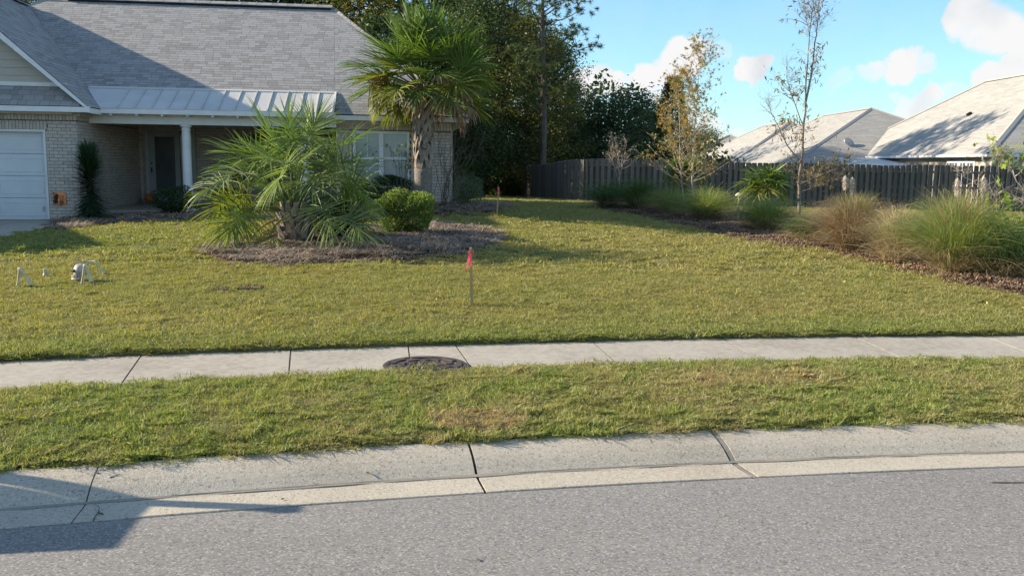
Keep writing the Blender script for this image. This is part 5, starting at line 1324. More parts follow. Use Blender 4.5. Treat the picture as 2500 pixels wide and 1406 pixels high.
# extra green blades within the brown clump, brown sprays lie over it
for k, mt_ in ((6, M_tall), (8, M_tallt)):
    e, pos, z0, Y = GR[k]; g = Geo(); n = 700; r_ = np.random.default_rng(k); az = r_.random(n)*6.283; s = np.linspace(0,1,6); H = .95 if k == 6 else 1.15
    dir_ = np.stack([np.cos(az),np.sin(az),0*az],-1); rc = r_.random(n)**.6*(.6 if k == 6 else .85); h = H*(.7+.5*r_.random(n))
    P = dir_[:,None,:]*(rc[:,None]*s[None,:]**1.6)[...,None]; P[...,2] = h[:,None]*(s*1.35-.35*s**2.6)[None]
    side = np.cross(dir_,[0,0,1.])+r_.normal(size=(n,3))*.3; side /= np.linalg.norm(side,axis=1)[:,None]
    g.strips(P, .004*np.broadcast_to(np.array([1,1,.9,.7,.4,.05]),(n,6)), side); g.build('mixed_blades', mt_, e)
# plumes
def plume(k, px, pyt, pyb, lab):
    e, pos, z0, Y = GR[k]; t = at(px, pyt, Y); b = at(px, pyb, Y); q = Vector((b.x-pos.x, 0, b.z-z0)); top = Vector((t.x-pos.x, 0, t.z-z0))
    g = Geo(); g.tube([(q.x*.4, 0, .2), tuple(q*.75), tuple(q), tuple(q+(top-q)*.5)], .006, 5, .5); o = g.build('plume_stalk', M_tallt, e)
    n = 420; r_ = np.random.default_rng(px); s0 = r_.random(n); L_ = (top-q).length; C = np.array(q)[None] + np.array(top-q)[None]*s0[:,None]
    az = r_.random(n)*6.283; rr = .095*np.sin(np.pi*np.clip(s0*.9+.08,0,1))**.7*r_.uniform(.5,1.1,n); d = np.stack([np.cos(az), np.sin(az), .55+0*az], -1)
    s = np.linspace(0,1,4); P = C[:,None,:] + d[:,None,:]*(rr[:,None]*s[None])[...,None]; P[...,2] -= (s[None]**2)*.05
    g = Geo(); g.strips(P, np.broadcast_to(np.array([.004,.004,.003,.001]),(n,4)), np.cross(d,[0,0,1.])); g.build('plume', M_plume, e)
plume(6, 2064, 428, 462, ''); plume(6, 2081, 432, 472, ''); plume(8, 2338, 434, 478, ''); plume(8, 2402, 428, 478, '')

M_twigbark = mat('twig_bark', [(.13,.105,.085),(.24,.20,.165),(.32,.27,.22)], .9, 12, 6, stretch=(1,1,.4))
# saplings with starry or narrow leaves ------------------------------------
def sapling(name, stems, leaf_mat, label, leafsize, aspect, Y, base, nb, droopy=0.0, dens=1.0, leafz=(0,1), twl=(.25,.9), bark=M_palebark, star=False, group=None, seed=0, up=.5):
    r_ = np.random.default_rng(seed+90); random.seed(seed)
    e = empty(name, base, 0, label, 'tree', group); g = Geo(); tw = Geo(); lv = []
    b0 = np.array(base)
    for st_, r0, r1 in stems:
        P = np.array([np.array(at(px, py, Y + dy)) - b0 for px, py, dy in st_]); s = np.linspace(0,1,len(P)); 
        tt = np.linspace(0,1,26); PP = np.stack([np.interp(tt, s, P[:,i]) for i in range(3)],-1) + r_.normal(size=(26,3))*.008; 
        g.tube(PP, np.linspace(r0, r1, 26), 7, .5)
        n_ = int(nb*len(tt)/26)
        for k in range(n_):
            f = r_.uniform(.22, .99); i = int(f*25); q = PP[i]; az = r_.random()*6.283; el = R(r_.uniform(15,55)); L_ = (twl[0]+(twl[1]-twl[0])*(1-f)**.8)*r_.uniform(.55,1.2)
            d = np.array([math.cos(az)*math.cos(el), math.sin(az)*math.cos(el)*.8, math.sin(el)]); B = [q]; dd = d.copy()
            for m_ in range(6): B.append(B[-1] + dd*L_/6); dd = unit(dd + r_.normal(size=3)*.14 + np.array([0,0,-droopy*.1+.04]))
            tw.tube(B, np.linspace(max(.0035,(1-f)*.012), .0016, 7), 4, .5)
            for m_ in range(2, 7):
                for _ in range(int(r_.poisson(1.6))):
                    a2 = r_.normal(size=3)*.10 + dd*.08; E = B[m_] + a2; tw.tube([B[m_], E], [.002,.0012], 3, .5, cap=False)
                    if leafz[0] <= f <= leafz[1]: 
                        for _ in range(int(r_.poisson(1.7*dens))): lv.append(E + r_.normal(size=3)*.035)
                if leafz[0] <= f <= leafz[1] and r_.random() < .6*dens: lv.append(B[m_] + r_.normal(size=3)*.03)
    g.build('trunk', bark, e); tw.build('twigs', bark, e)
    lv = np.array(lv); lg = Geo()
    if star:
        n = len(lv); a = r_.normal(size=(n,3)); a[:,2] -= .6; a /= np.linalg.norm(a,axis=1)[:,None]; b = r_.normal(size=(n,3)); b -= (b*a).sum(1)[:,None]*a; b /= np.linalg.norm(b,axis=1)[:,None]
        V = [lv]; sz = leafsize*(.7+.6*r_.random(n))[:,None]
        ang = [-2.1,-1.65,-1.15,-.8,-.45,0,.45,.8,1.15,1.65,2.1]; rd = [.75,.3,.95,.35,1.1*.5,1.25,1.1*.5,.35,.95,.3,.75]; rd = [.8,.28,1,.32,.95,.34,1.05,.34,.95,.3,.8]
        for t_, q_ in zip(ang, rd): V.append(lv + (a*math.cos(t_) + b*math.sin(t_))*sz*q_)
        V = np.stack(V, 1).reshape(-1,3); m = 12; Fc = (np.arange(n)[:,None]*m + np.arange(m)[None])
        tint = np.clip(lv[:,2]*0 + r_.random(n), 0, 1); lg.add(V, Fc, tint)
    else: lg.leaves(lv, leafsize, aspect, up=up)
    lg.build('foliage', leaf_mat, e); return e
Ys = 26.0
bs = at(1684, 530, Ys); zb = zg(bs.x, Ys)
sapling('star_leaved_sapling', [([(1700,540,0),(1690,460,0),(1690,380,0),(1700,264,0),(1706,180,0),(1712,100,0)], .026, .004)], M_maple, 'taller star leaved sapling with orange top, right one of the pair', .062, .8, Ys, (at(1700,540,Ys).x, Ys, zb), 100, star=True, dens=.85, twl=(.28,1.75), group='star leaved saplings above the green grasses', seed=3)
Ys2 = 26.4
sapling('star_leaved_sapling', [([(1678,540,0),(1666,458,0),(1659,380,0),(1660,308,0),(1657,240,0),(1654,168,0)], .022, .004)], M_maple, 'shorter star leaved sapling leaning left, left one of the pair', .062, .8, Ys2, (at(1678,540,Ys2).x, Ys2, zb), 84, star=True, dens=1.0, twl=(.2,1.9), group='star leaved saplings above the green grasses', seed=4)
Yo = 24.5; zo_ = zg(at(1950,540,Yo).x, Yo)
sapling('narrow_leaved_tree', [([(1952,545,0),(1952,500,0),(1950,440,0),(1958,380,0),(1961,310,0),(1966,262,0),(1970,170,0),(1976,90,0),(1990,-30,.0)], .052, .007),
   ([(1966,262,0),(1978,200,0),(1988,120,0),(1996,60,0),(2001,-30,0)], .03, .008),
   ([(1976,90,0),(1968,40,0),(1962,-20,0)], .012, .004),
   ([(1958,400,0),(1925,360,-.1),(1890,290,-.2),(1868,240,-.2)], .022, .004),
   ([(1961,310,0),(1935,240,.1),(1922,200,.1),(1921,150,.1)], .016, .003),
   ([(1952,450,0),(2000,430,-.2),(2050,408,-.3),(2120,392,-.3)], .024, .004),
   ([(1950,470,0),(2010,452,.2),(2060,432,.2)], .014, .003)], M_willow,
   'tall slender tree with two bare leaders and sparse narrow leaves', .065, .22, Yo, (at(1952,545,Yo).x, Yo, zo_), 28, dens=.75, twl=(.25,.95), bark=M_twigbark, leafz=(0,.66), seed=6, up=.8)
# bush at the right edge: arching bare stems and lime leaves
Yl = ground(2470, 690).y + .9; pb = at(2470, 640, Yl)
sapling('arching_bush', [([(2475,690,0),(2440,600,0),(2400,530,0),(2370,470,.1)], .010, .003), ([(2480,690,0),(2500,560,0),(2520,440,.1)], .012, .003), ([(2485,690,0),(2440,560,0),(2430,480,0),(2330,415,0)], .01,.002), ([(2500,470,.2),(2450,390,.2),(2425,375,.2)], .008,.003)], M_lime,
   'sprawling bush at the right edge with lime leaves and bare arching stems', .04, .6, Yl, (pb.x, Yl, zg(pb.x, Yl)), 20, dens=.9, twl=(.15,.45), bark=M_palebark, leafz=(0,.62), seed=9)
Yl2 = 30.0; pb = at(1500, 480, Yl2)
sapling('bare_shrub', [([(1510,500,0),(1512,430,0),(1508,380,0),(1500,335,0)], .02,.004), ([(1512,430,0),(1525,390,0),(1530,340,0)], .012,.003), ([(1510,440,0),(1498,400,0),(1490,360,0)], .012,.003)], M_willow,
   'pale leafless shrub in front of the fence above the dark grasses', .03, .5, Yl2, (at(1510,500,Yl2).x, Yl2, zg(at(1510,500,Yl2).x, Yl2)), 14, dens=.04, twl=(.15,.6), seed=10)

# wood behind the house ------------------------------------------------------
def branchy(r_, g, C, base, H, rad0, n, spread, z0f=.35, el=(10,45)):
    """limbs reaching from the stem; returns tips"""
    tips = []
    for k in range(n):
        f = z0f + (1-z0f)*(k+.5)/n; az = k*2.4 + r_.normal()*.3; e = R(r_.uniform(*el)); L_ = spread(f)*r_.uniform(.7,1.1)
        q = np.array([0,0,H*f]); d = np.array([math.cos(az)*math.cos(e), math.sin(az)*math.cos(e), math.sin(e)]); B = [q]; dd = d.copy()
        for m in range(5): B.append(B[-1]+dd*L_/5); dd = unit(dd + r_.normal(size=3)*.2)
        g.tube(B, np.linspace(rad0*(1-f)*.45+.03, .012, 6), 5, .5); tips += [(B[j], j/5.) for j in (2,3,4,5)]
    return tips
TREEM = {}
def wood_tree(kind, v):
    if (kind, v) in TREEM: return TREEM[(kind, v)]
    r_ = np.random.default_rng(hash((kind, v)) % 1000 if False else {'pine':100,'oak':200,'ever':300,'low':400,'col':500}[kind]+v)
    g = Geo(); c = Geo()
    if kind == 'pine':
        H = 17.0; P = [(0,0,-.3),(.1*r_.normal(),0,H*.3),(.2*r_.normal(),.1,H*.7),(.2*r_.normal(),0,H)]; g.tube(P, [.24,.20,.12,.03], 9, .5)
        tips = branchy(r_, g, None, None, H, .22, 38, lambda f: 3.6*(1-(f-.45)**2*1.6)*(.75 if f < .5 else 1) if f < .95 else 1.2, .33, (0,35))
        C = []; 
        for p, j in tips:
            for _ in range(6 if j > .5 else 2): C.append(p + r_.normal(size=3)*np.array([.42,.42,.22]))
        C = np.array(C); n = 34; N_ = len(C)*n; cc = np.repeat(C, n, 0); d = r_.normal(size=(N_,3)); d[:,2] += .35; d /= np.linalg.norm(d,axis=1)[:,None]; L_ = r_.uniform(.17,.32,N_)
        P = np.stack([cc, cc + d*L_[:,None]*.5, cc + d*L_[:,None]],1); side = np.cross(d, r_.normal(size=(N_,3))); side /= np.linalg.norm(side,axis=1)[:,None]
        c.strips(P, np.broadcast_to(np.array([.011,.012,.004]),(N_,3)), side, np.repeat(r_.random(len(C)), n)*.6 + .4*r_.random(N_))
    elif kind == 'oak':
        H = 11.0; g.tube([(0,0,-.3),(.2*r_.normal(),0,H*.4),(.3*r_.normal(),0,H*.95)], [.17,.12,.03], 8, .5)
        tips = branchy(r_, g, None, None, H, .15, 26, lambda f: 2.6*math.sin(math.pi*min(1, f*.9+.12))**.6, .10, (5,50)); C = []
        for p, j in tips:
            for _ in range(150): C.append(p + r_.normal(size=3)*np.array([.48,.48,.40]))
        C = np.array(C); lum = r_.normal(size=(40,3))*[2,2,3]+[0,0,6]
        t = .5+.5*np.sin(C[:,0]*2.1+C[:,2]*1.7+C[:,1]*1.3); c.leaves(C, .062, .6, np.clip(t*.6+.4*r_.random(len(C)),0,1))
    elif kind == 'ever':
        H = 9.0; g.tube([(0,0,-.3),(0,0,H*.95)], [.15,.02], 7, .5); n = 17000; z = r_.random(n)**1.15; az = r_.random(n)*6.283
        lob = 1+.22*np.sin(az*3+z*9)+.16*np.sin(az*5-z*13)+.1*np.sin(z*31+az*2); rr = 2.1*(np.sin(np.pi*np.clip(z*.86+.10,0,1))**.75)*lob*(.62+.42*r_.random(n)**.5)
        C = np.stack([rr*np.cos(az), rr*np.sin(az), .3+z*H], -1) + r_.normal(size=(n,3))*.12; c.leaves(C, .085, .55)
    elif kind == 'col':
        H = 7.5; g.tube([(0,0,-.3),(0,0,H*.95)], [.12,.02], 7, .5); n = 15000; z = r_.random(n); az = r_.random(n)*6.283
        rr = 1.15*(np.sin(np.pi*np.clip(z*.80+.17,0,1))**.6)*(1+.14*np.sin(az*3+z*11)+.12*np.sin(az*4-z*23))*(.6+.42*r_.random(n)**.5); C = np.stack([rr*np.cos(az), rr*np.sin(az), .2+z*H], -1) + r_.normal(size=(n,3))*.07; c.leaves(C, .07, .55)
    else:
        H = 5.2; g.tube([(0,0,-.3),(.1,0,H*.5),(0,.1,H*.9)], [.10,.07,.02], 6, .5)
        tips = branchy(r_, g, None, None, H, .1, 20, lambda f: 2.0*math.sin(math.pi*min(1,f*.85+.15))**.6, .12, (10,60)); C = []
        for p, j in tips:
            for _ in range(110): C.append(p + r_.normal(size=3)*np.array([.38,.38,.34]))
        C = np.array(C); c.leaves(C, .06, .6)
    o1 = g.build('trunk', M_bark); o2 = c.build('crown', None); m = (o1.data, o2.data, H); bpy.data.objects.remove(o1); bpy.data.objects.remove(o2); TREEM[(kind, v)] = m; return m
CROWN = {}
def put_tree(kind, v, px, Y, h, label, mat_, name, group, sx_=1.0, zb=None):
    me_t, me_c, H = wood_tree(kind, v); p = at(px, 420, Y); z = zg(p.x, Y) if zb is None else zb
    e = empty(name, (p.x, Y, z), rng.random()*6.283, label, 'tree', group); s = h/H; e.scale = (s*sx_, s*sx_, s)
    share('trunk', me_t, e)
    k = (kind, v, mat_.name)
    if k not in CROWN: CROWN[k] = with_mat(me_c, mat_)
    share('crown', CROWN[k], e)
    return e
G1 = 'trees of the wood behind the house'
# (kind, variant, px, depth, height, material, label)
WT = [
 ('pine',0,1322,46,12.4,M_pine,'tall open pine whose branch reaches right into the blue sky',1.15),
 ('pine',1,1205,54,16.5,M_pine,'pine with dark dense needles right behind the tall palm crown',1.2),
 ('pine',2,1120,58,17.0,M_pine,'pine behind the tall palm, left of the densest one',1.2),
 ('pine',0,980,60,18.0,M_pine,'pine rising over the right end of the house ridge',1.3),
 ('pine',1,840,60,18.5,M_pine,'pine over the ridge, left of the palm crown',1.3),
 ('pine',2,700,62,18,M_pine,'pine over the middle of the house ridge',1.3),
 ('pine',0,560,60,18.5,M_pine,'pine over the ridge behind the porch column',1.3),
 ('pine',1,430,62,18,M_pine,'pine over the left part of the main ridge',1.3),
 ('pine',2,300,60,18.5,M_pine,'pine above the metal porch roof corner',1.3),
 ('pine',0,170,58,17,M_pine,'pine rising beside the left end of the main ridge',1.3),
 ('oak',0,1175,47,10.0,M_ever,'dark leafy tree right beyond the house eave',1.3),
 ('oak',1,1285,50,9.6,M_oak,'olive and gold leaved tree in the middle of the gap',1.35),
 ('oak',2,1350,54,8.8,M_oak,'golden green tree above the corner of the fences',1.25),
 ('oak',0,1230,56,11.0,M_oak,'yellowing tall tree under the dense pine',1.3),
 ('oak',1,1095,52,12.0,M_ever,'dark tree directly behind the palm trunk',1.3),
 ('oak',2,1395,57,6.9,M_bluegreen,'loose rounded tree where the wood steps down to the right',1.0),
 ('oak',0,1330,62,10.4,M_bluegreen,'blue green tree behind the golden one',1.2),
 ('oak',1,880,54,13.5,M_oak,'sunlit yellow green tree just over the right end of the ridge',1.3),
 ('oak',2,760,58,14.5,M_ever,'dark tree over the ridge left of the palm crown',1.4),
 ('oak',0,630,56,13.6,M_ever,'dark tree over the middle of the ridge',1.4),
 ('oak',1,480,58,14.0,M_oak,'olive tree over the ridge above the column',1.4),
 ('oak',2,350,56,13.8,M_ever,'dark tree over the left half of the ridge',1.4),
 ('oak',0,220,57,13.6,M_ever,'dark tree over the left end of the ridge',1.4),
 ('oak',1,90,60,14.5,M_ever,'dark tree rising beside the garage ridge',1.3),
 ('low',0,1455,58,5.6,M_bluegreen,'blue green bushy tree left of the pale leafless shrub',1.25),
 ('low',1,1530,56,6.0,M_bluegreen,'blue green bushy tree with airy top left of the dark column',1.35),
 ('low',0,1590,60,5.2,M_ever,'dark bushy tree at the foot of the dark column',1.3),
 ('col',0,1636,50,6.4,M_ever,'dark ivy clad columnar tree behind the saplings',.95),
 ('ever',0,1235,50,4.6,M_ever,'dark understorey bush left of the fence end',1.5),
 ('ever',0,1150,48,4.8,M_ever,'dark understorey bush behind the brick corner',1.5),
 ('ever',0,1310,58,5.0,M_ever,'dark understorey bush over the receding fence',1.4),
 ('ever',0,1440,62,4.6,M_ever,'dark understorey bush over the fence corner',1.5),
 ('ever',0,1380,64,5.4,M_ever,'dark understorey bush farther over the receding fence',1.6),
 ('ever',0,1080,60,6.5,M_ever,'dark understorey bush hidden behind the palm trunk',1.6),
 ('ever',0,1040,44,6.6,M_ever,'dark bushy tree close behind the wing of the house',1.3),
 ('ever',0,930,45,8.3,M_ever,'dark tree hidden behind the right half of the roof',1.3),  # trees hidden behind the roof are added to shade the receding fence
 ('ever',0,800,46,8.5,M_ever,'dark tree hidden behind the middle of the roof',1.3),
 ('ever',0,680,44,8.3,M_ever,'dark tree hidden behind the left half of the roof',1.3),
 ('ever',0,990,40,5.6,M_ever,'dark bushy tree hidden just behind the wing roof',1.3),
 ('ever',0,900,41,6.4,M_ever,'dark tree hidden behind the roof above the low palm',1.3),
 ('oak',1,1110,43,7.5,M_ever,'dark leafy tree crowding the house end wall',1.1),
 ('low',1,1720,110,6.0,M_bluegreen,'far small tree showing between the saplings',1.6),
]
for kind, v, px, Y, h, m_, lab, sx_ in WT:
    put_tree(kind, v, px, Y, h, lab, m_, {'pine':'pine_tree','oak':'leafy_tree','ever':'evergreen_bush','low':'bushy_tree','col':'columnar_tree'}[kind], G1, sx_)
# a far belt of wood that reads as one mass
g = Geo(); n = 26000; x = rng.uniform(-70, 34, n); y = rng.uniform(70, 82, n); top = 6.5 + 1.8*np.sin(x*.31) + 1.4*np.sin(x*.83+1) + .8*np.sin(x*2.1); top = top*np.where(x > 9, np.clip(1-(x-9)*.055,.25,1), 1) + np.where(x < 5, 4, 0)
z = rng.random(n)**.8*top; g.leaves(np.stack([x,y,z],-1), .22, .6); tag(g.build('far_wood', M_ever), kind='stuff')
# deep undergrowth shadowing the gap
g = Geo(); n = 16000; x = rng.uniform(-6, 3.2, n); y = rng.uniform(52, 60, n); z = rng.random(n)*3.2; g.leaves(np.stack([x,y,z],-1), .12, .6); tag(g.build('undergrowth', M_ever), kind='stuff')


# ================================================================== SMALL THINGS
def stake(px, pyb, pyt, lab, top_dx, flag):
    b = ground(px, pyb); Y = b.y; t = at(px + top_dx, pyt, Y); z0 = b.z; e = empty('survey_stake', (b.x, Y, z0), 0, lab, 'stake', 'wooden stakes with pink ribbons')
    h = t.z - z0; dx = t.x - b.x; g = Geo(); w = .016
    M = Matrix.Translation((0,0,-.1)) @ Matrix.Shear('XZ', 4, (0,0)) if False else Matrix.Identity(4)
    V = [(-w,-w,-.1),(w,-w,-.1),(w,w,-.1),(-w,w,-.1),(dx-w,-w,h-.012),(dx+w,-w,h-.012),(dx+w,w,h-.012),(dx-w,w,h-.012),(dx-w*.7,-w*.7,h),(dx+w*.7,-w*.7,h),(dx+w*.7,w*.7,h),(dx-w*.7,w*.7,h)]
    g.add(V, [(0,3,2,1),(0,1,5,4),(1,2,6,5),(2,3,7,6),(3,0,4,7),(4,5,9,8),(5,6,10,9),(6,7,11,10),(7,4,8,11),(8,9,10,11)], .5); g.build('stick', M_wood, e)
    r = h/.71; g = Geo(); zt2 = h - .055*r
    # knot round the top and two hanging tails
    g.tube([(dx-w*1.3,-w*1.6,zt2),(dx+w*1.5,-w*1.5,zt2+.004),(dx+w*1.5,w*1.5,zt2),(dx-w*1.5,w*1.5,zt2+.003),(dx-w*1.3,-w*1.6,zt2)], .006, 5, .5, cap=False)
    for ox, oy, ln, swx in flag:
        n = 9; s = np.linspace(0,1,n); P = np.stack([dx + ox*.5 + swx*s + .004*np.sin(s*9), -.02-.012*np.sin(s*4)+oy*s, zt2+.03*r*(1-s)**4 - ln*s], -1)[None]
        g.strips(P, np.full((1,n), .0105*r)*(1-.25*s)[None], np.array([[.9,.35,.1]]))
    g.build('ribbon', M_pink, e); return e, b
e1, b1 = stake(1153, 752, 604, 'nearer wooden stake with pink ribbon standing in the open lawn', -4, [(-.004,-.01,.20,-.045),(.012,-.015,.17,-.005),(.006,0,.12,-.02)])
e2, b2 = stake(1213, 531, 456, 'farther wooden stake with pink ribbon beside the house corner', 4, [(-.004,-.01,.18,-.02),(.012,-.01,.12,.02)])
g = Geo(); C = np.array([b1.x+.06, b1.y-.03, b1.z])[None] + rng.normal(size=(260,3))*np.array([.11,.05,.008]) + [0,0,.03]; g.leaves(C, .014, .5); tag(g.build('dark_flakes', M_flake), kind='stuff')  # dark brown flakes scattered beside the foot of the stake

# halloween bones -------------------------------------------------------------
def bone(g, a, b, r0, r1=None, knob=1.7, n=8):
    a = np.array(a); b = np.array(b); r1 = r1 or r0; s = np.array([-.02,0,.06,.14,.5,.86,.94,1,1.02]); k = np.array([.5,knob,knob*.95,1,.85,1,knob*.95,knob,.5])
    P = a + (b-a)*s[:,None]; g.tube(P, (r0+(r1-r0)*s)*k, n, .5)
def arm(name, pts, Y, lab, label_hand=True, fing=(-1,-.25), zlift=0, kind='arm'):
    """pts in pixels: peg foot, peg top, elbow, wrist, finger tips"""
    W = [np.array(at(px, py, Y + dy)) for px, py, dy in pts]; gz = ground(pts[0][0], pts[0][1]).z
    base = np.array([W[0][0], W[0][1], zg(W[0][0], W[0][1])]); W = [w - base for w in W]
    e = empty(name, tuple(base), 0, lab, 'bone decoration', 'plastic skeleton pieces planted in the lawn')
    g = Geo(); g.tube([(0,0,-.05), tuple(W[1])], [.010,.012], 6, .5); g.build('peg', M_black, e)
    g = Geo(); bone(g, W[1], W[2], .025, .017, 1.35); g.build('upper_arm' if kind == 'arm' else 'shin', M_bone, e, smooth=True)
    g = Geo(); d = unit(W[3]-W[2]); o = unit(np.cross(d, [0,1,.2]))*.011; bone(g, W[2]+o, W[3]+o, .011, .009, 1.5, 6); bone(g, W[2]-o, W[3]-o, .011, .009, 1.5, 6); g.build('forearm' if kind == 'arm' else 'foot_bone', M_bone, e, smooth=True)
    g = Geo()
    tip = W[4]
    for k in range(5):
        f = (k-2)*.5; t_ = tip + unit(np.cross(unit(tip-W[3]), [0,.5,1]))*f*.038 + np.array([0,.02*f,0]); m_ = (W[3]+t_)/2 + [0,0,.012]; g.tube([tuple(W[3]), tuple(m_), tuple(t_)], [.005,.0055,.003], 5, .5)
    g.build('finger_bones', M_bonegrey, e); return e
Ya = ground(64, 706).y
arm('bone_decoration', [(81,704,0),(76,696,0),(49,654,0),(43,704,-.02),(30,712,-.06)], Ya, 'leftmost bent skeleton arm planted in the lawn')
Yb = ground(212, 700).y
arm('bone_decoration', [(225,698,0),(223,688,0),(208,646,0),(200,698,-.02),(190,706,-.06)], Yb, 'bent skeleton arm standing in front of the skull')
Yc = ground(257, 676).y
arm('bone_decoration', [(257,676,0),(255,668,0),(234,640,.0),(202,639,0),(181,636,0)], Yc, 'greyish skeleton arm reaching left behind the skull')
Yd = ground(112, 680).y
arm('bone_decoration', [(112,681,0),(110,672,0),(109,657,0),(124,673,-.02),(137,684,-.04)], Yd, 'small skeleton foot bone between the arm and the skull', kind='foot')
Ysk = ground(190, 692).y; sp0 = at(194, 663, Ysk); skz = zg(sp0.x, Ysk)
sk_ = empty('plastic_skull', (sp0.x, Ysk, skz), 0, 'grey plastic skull with black eye sockets on a short stick', 'skull decoration', 'plastic skeleton pieces planted in the lawn')
cz_ = sp0.z - skz
g = Geo(); V = []; n1, n2 = 28, 18
fd = np.array([-.82,-.57,0.0])           # facing left, toward the street
for i in range(n2+1):
    ph = math.pi*i/n2
    for k in range(n1):
        th = 2*math.pi*k/n1; d = np.array([math.sin(ph)*math.cos(th), math.sin(ph)*math.sin(th), -math.cos(ph)])
        f = d@fd; r = .098*(1 + .10*max(0,-f)); p = d*r*np.array([1,1,.92])
        if f > .25: p = p - fd*(.10*(f-.25)*.35) ; p = p + np.array([0,0,-.022*max(0,f-.3)*(d[2] < .1)])
        if d[2] < -.2 and f > -.1: p = p*np.array([.80,.80,1.28]) + fd*.026*(1+d[2])
        V.append((p[0], p[1], p[2]+cz_+.012))
g.add(V, [(i*n1+k, i*n1+(k+1)%n1, (i+1)*n1+(k+1)%n1, (i+1)*n1+k) for i in range(n2) for k in range(n1)], .5)
so_ = g.build('cranium', M_bonegrey, sk_, smooth=True)
side_ = np.array([-fd[1], fd[0], 0])
for s_ in (1,-1):
    g = Geo(); c = fd*.077 + side_*s_*.038 + np.array([0,0,cz_+.018]); V = []
    for i in range(9):
        ph = math.pi*i/8
        for k in range(12): th = k*math.pi/6; V.append(tuple(c + fd*.016*math.cos(ph) + side_*.024*math.sin(ph)*math.cos(th) + np.array([0,0,.022])*math.sin(ph)*math.sin(th)))
    g.add(V, [(i*12+k, i*12+(k+1)%12, (i+1)*12+(k+1)%12, (i+1)*12+k) for i in range(8) for k in range(12)], .5); g.build('eye_socket', M_black, so_, smooth=True)
g = Geo(); c = fd*.088 + np.array([0,0,cz_-.018]); g.add([tuple(c+fd*.006+np.array([0,0,.018])), tuple(c+fd*.008+side_*.012-[0,0,.008]), tuple(c+fd*.008-side_*.012-[0,0,.008])], [(0,1,2)], .5); g.add([tuple(c+fd*.0055+np.array([0,0,.018])), tuple(c+fd*.0075-side_*.012-[0,0,.008]), tuple(c+fd*.0075+side_*.012-[0,0,.008])], [(0,1,2)], .5); g.build('nose_hole', M_black, so_)
g = Geo()
for a in np.linspace(-1.25, 1.25, 11):
    dd = fd*math.cos(a) + side_*math.sin(a); q = dd*np.array([.062,.062,0]) + fd*.030
    for zz in (-.052, -.078): g.tube([tuple(q + [0,0,cz_+zz-.010]), tuple(q + [0,0,cz_+zz+.012])], [.0065,.0075], 6, .5)
g.build('teeth', M_bone, sk_)
g = Geo(); P = []
for a in np.linspace(-1.9, 1.9, 15): dd = fd*math.cos(a) + side_*math.sin(a); P.append(tuple(dd*np.array([.066,.066,0]) + fd*.024 + [0,0,cz_-.096 + .03*max(0,abs(a)-1.2)]))
g.tube(P, [.016]*15, 7, .5); g.build('jaw', M_bonegrey, sk_, smooth=True)
g = Geo(); g.tube([(0,0,-.05),(0,0,cz_-.05)], .008, 6, .5); g.build('stick', M_grey, sk_)

# sunken meter covers in the lawn
for (px, py, w, d, lab) in ((532, 713, .22, .24, 'left sunken brown meter cover in the lawn'), (612, 709, .27, .30, 'right rusty meter cover with sand around it')):
    p = ground(px, py); e = empty('meter_cover', (p.x, p.y, p.z-.012), .1, lab, 'cover', 'meter covers in the lawn')
    g = Geo(); g.box((-w/2,-d/2,.035),(w/2,d/2,.058)); bevel(g.build('lid', M_mulch, e), .006, 2)
    for nm, lo, hi in (('rim', (-w/2-.02,-d/2-.02,.0),(w/2+.02,-d/2-.002,.062)), ('rim', (-w/2-.02,d/2+.002,.0),(w/2+.02,d/2+.02,.062)), ('rim', (-w/2-.02,-d/2-.002,.0),(-w/2-.002,d/2+.002,.062)), ('rim', (w/2+.002,-d/2-.002,.0),(w/2+.02,d/2+.002,.062))):
        g = Geo(); g.box(lo, hi); g.build(nm, M_iron, e)
    g = Geo(); g.leaves(np.stack([rng.normal(size=90)*w*.3, rng.normal(size=90)*d*.3, np.full(90,.062)],-1), .014, .5); tag(g.build('debris', M_chips, e), kind='stuff')
# manhole cover let into the sidewalk edge
mc_ = atz(1038, 892, .172); mr_ = .345
mh = empty('manhole_cover', (mc_.x, mc_.y, .165), 0, 'round cast iron manhole cover with raised petal pattern at the sidewalk edge', 'manhole cover')
def ring(g, r0, r1, z0, z1, n=64, jag=0):
    V = []
    for k in range(n):
        a = 2*math.pi*k/n; j = 1 + jag*rng.normal()
        V += [(r0*math.cos(a), r0*math.sin(a), z0), (r0*math.cos(a), r0*math.sin(a), z1), (r1*j*math.cos(a), r1*j*math.sin(a), z1), (r1*j*math.cos(a), r1*j*math.sin(a), z0)]
    Fc = []
    for k in range(n):
        q = (k+1)%n; Fc += [(k*4+1, k*4+2, q*4+2, q*4+1), (k*4+2, k*4+3, q*4+3, q*4+2), (k*4, k*4+1, q*4+1, q*4)]
    g.add(V, Fc, .5)
g = Geo(); ring(g, mr_*.985, mr_*1.075, -.02, .014, jag=.006); g.build('rim', M_iron, mh)
g = Geo(); V = [(mr_*.97*math.cos(2*math.pi*k/64), mr_*.97*math.sin(2*math.pi*k/64), .010) for k in range(64)]; g.add(V, [list(range(64))], .5); ring(g, mr_*.94, mr_*.97, -.01, .016); g.build('lid', M_iron, mh)
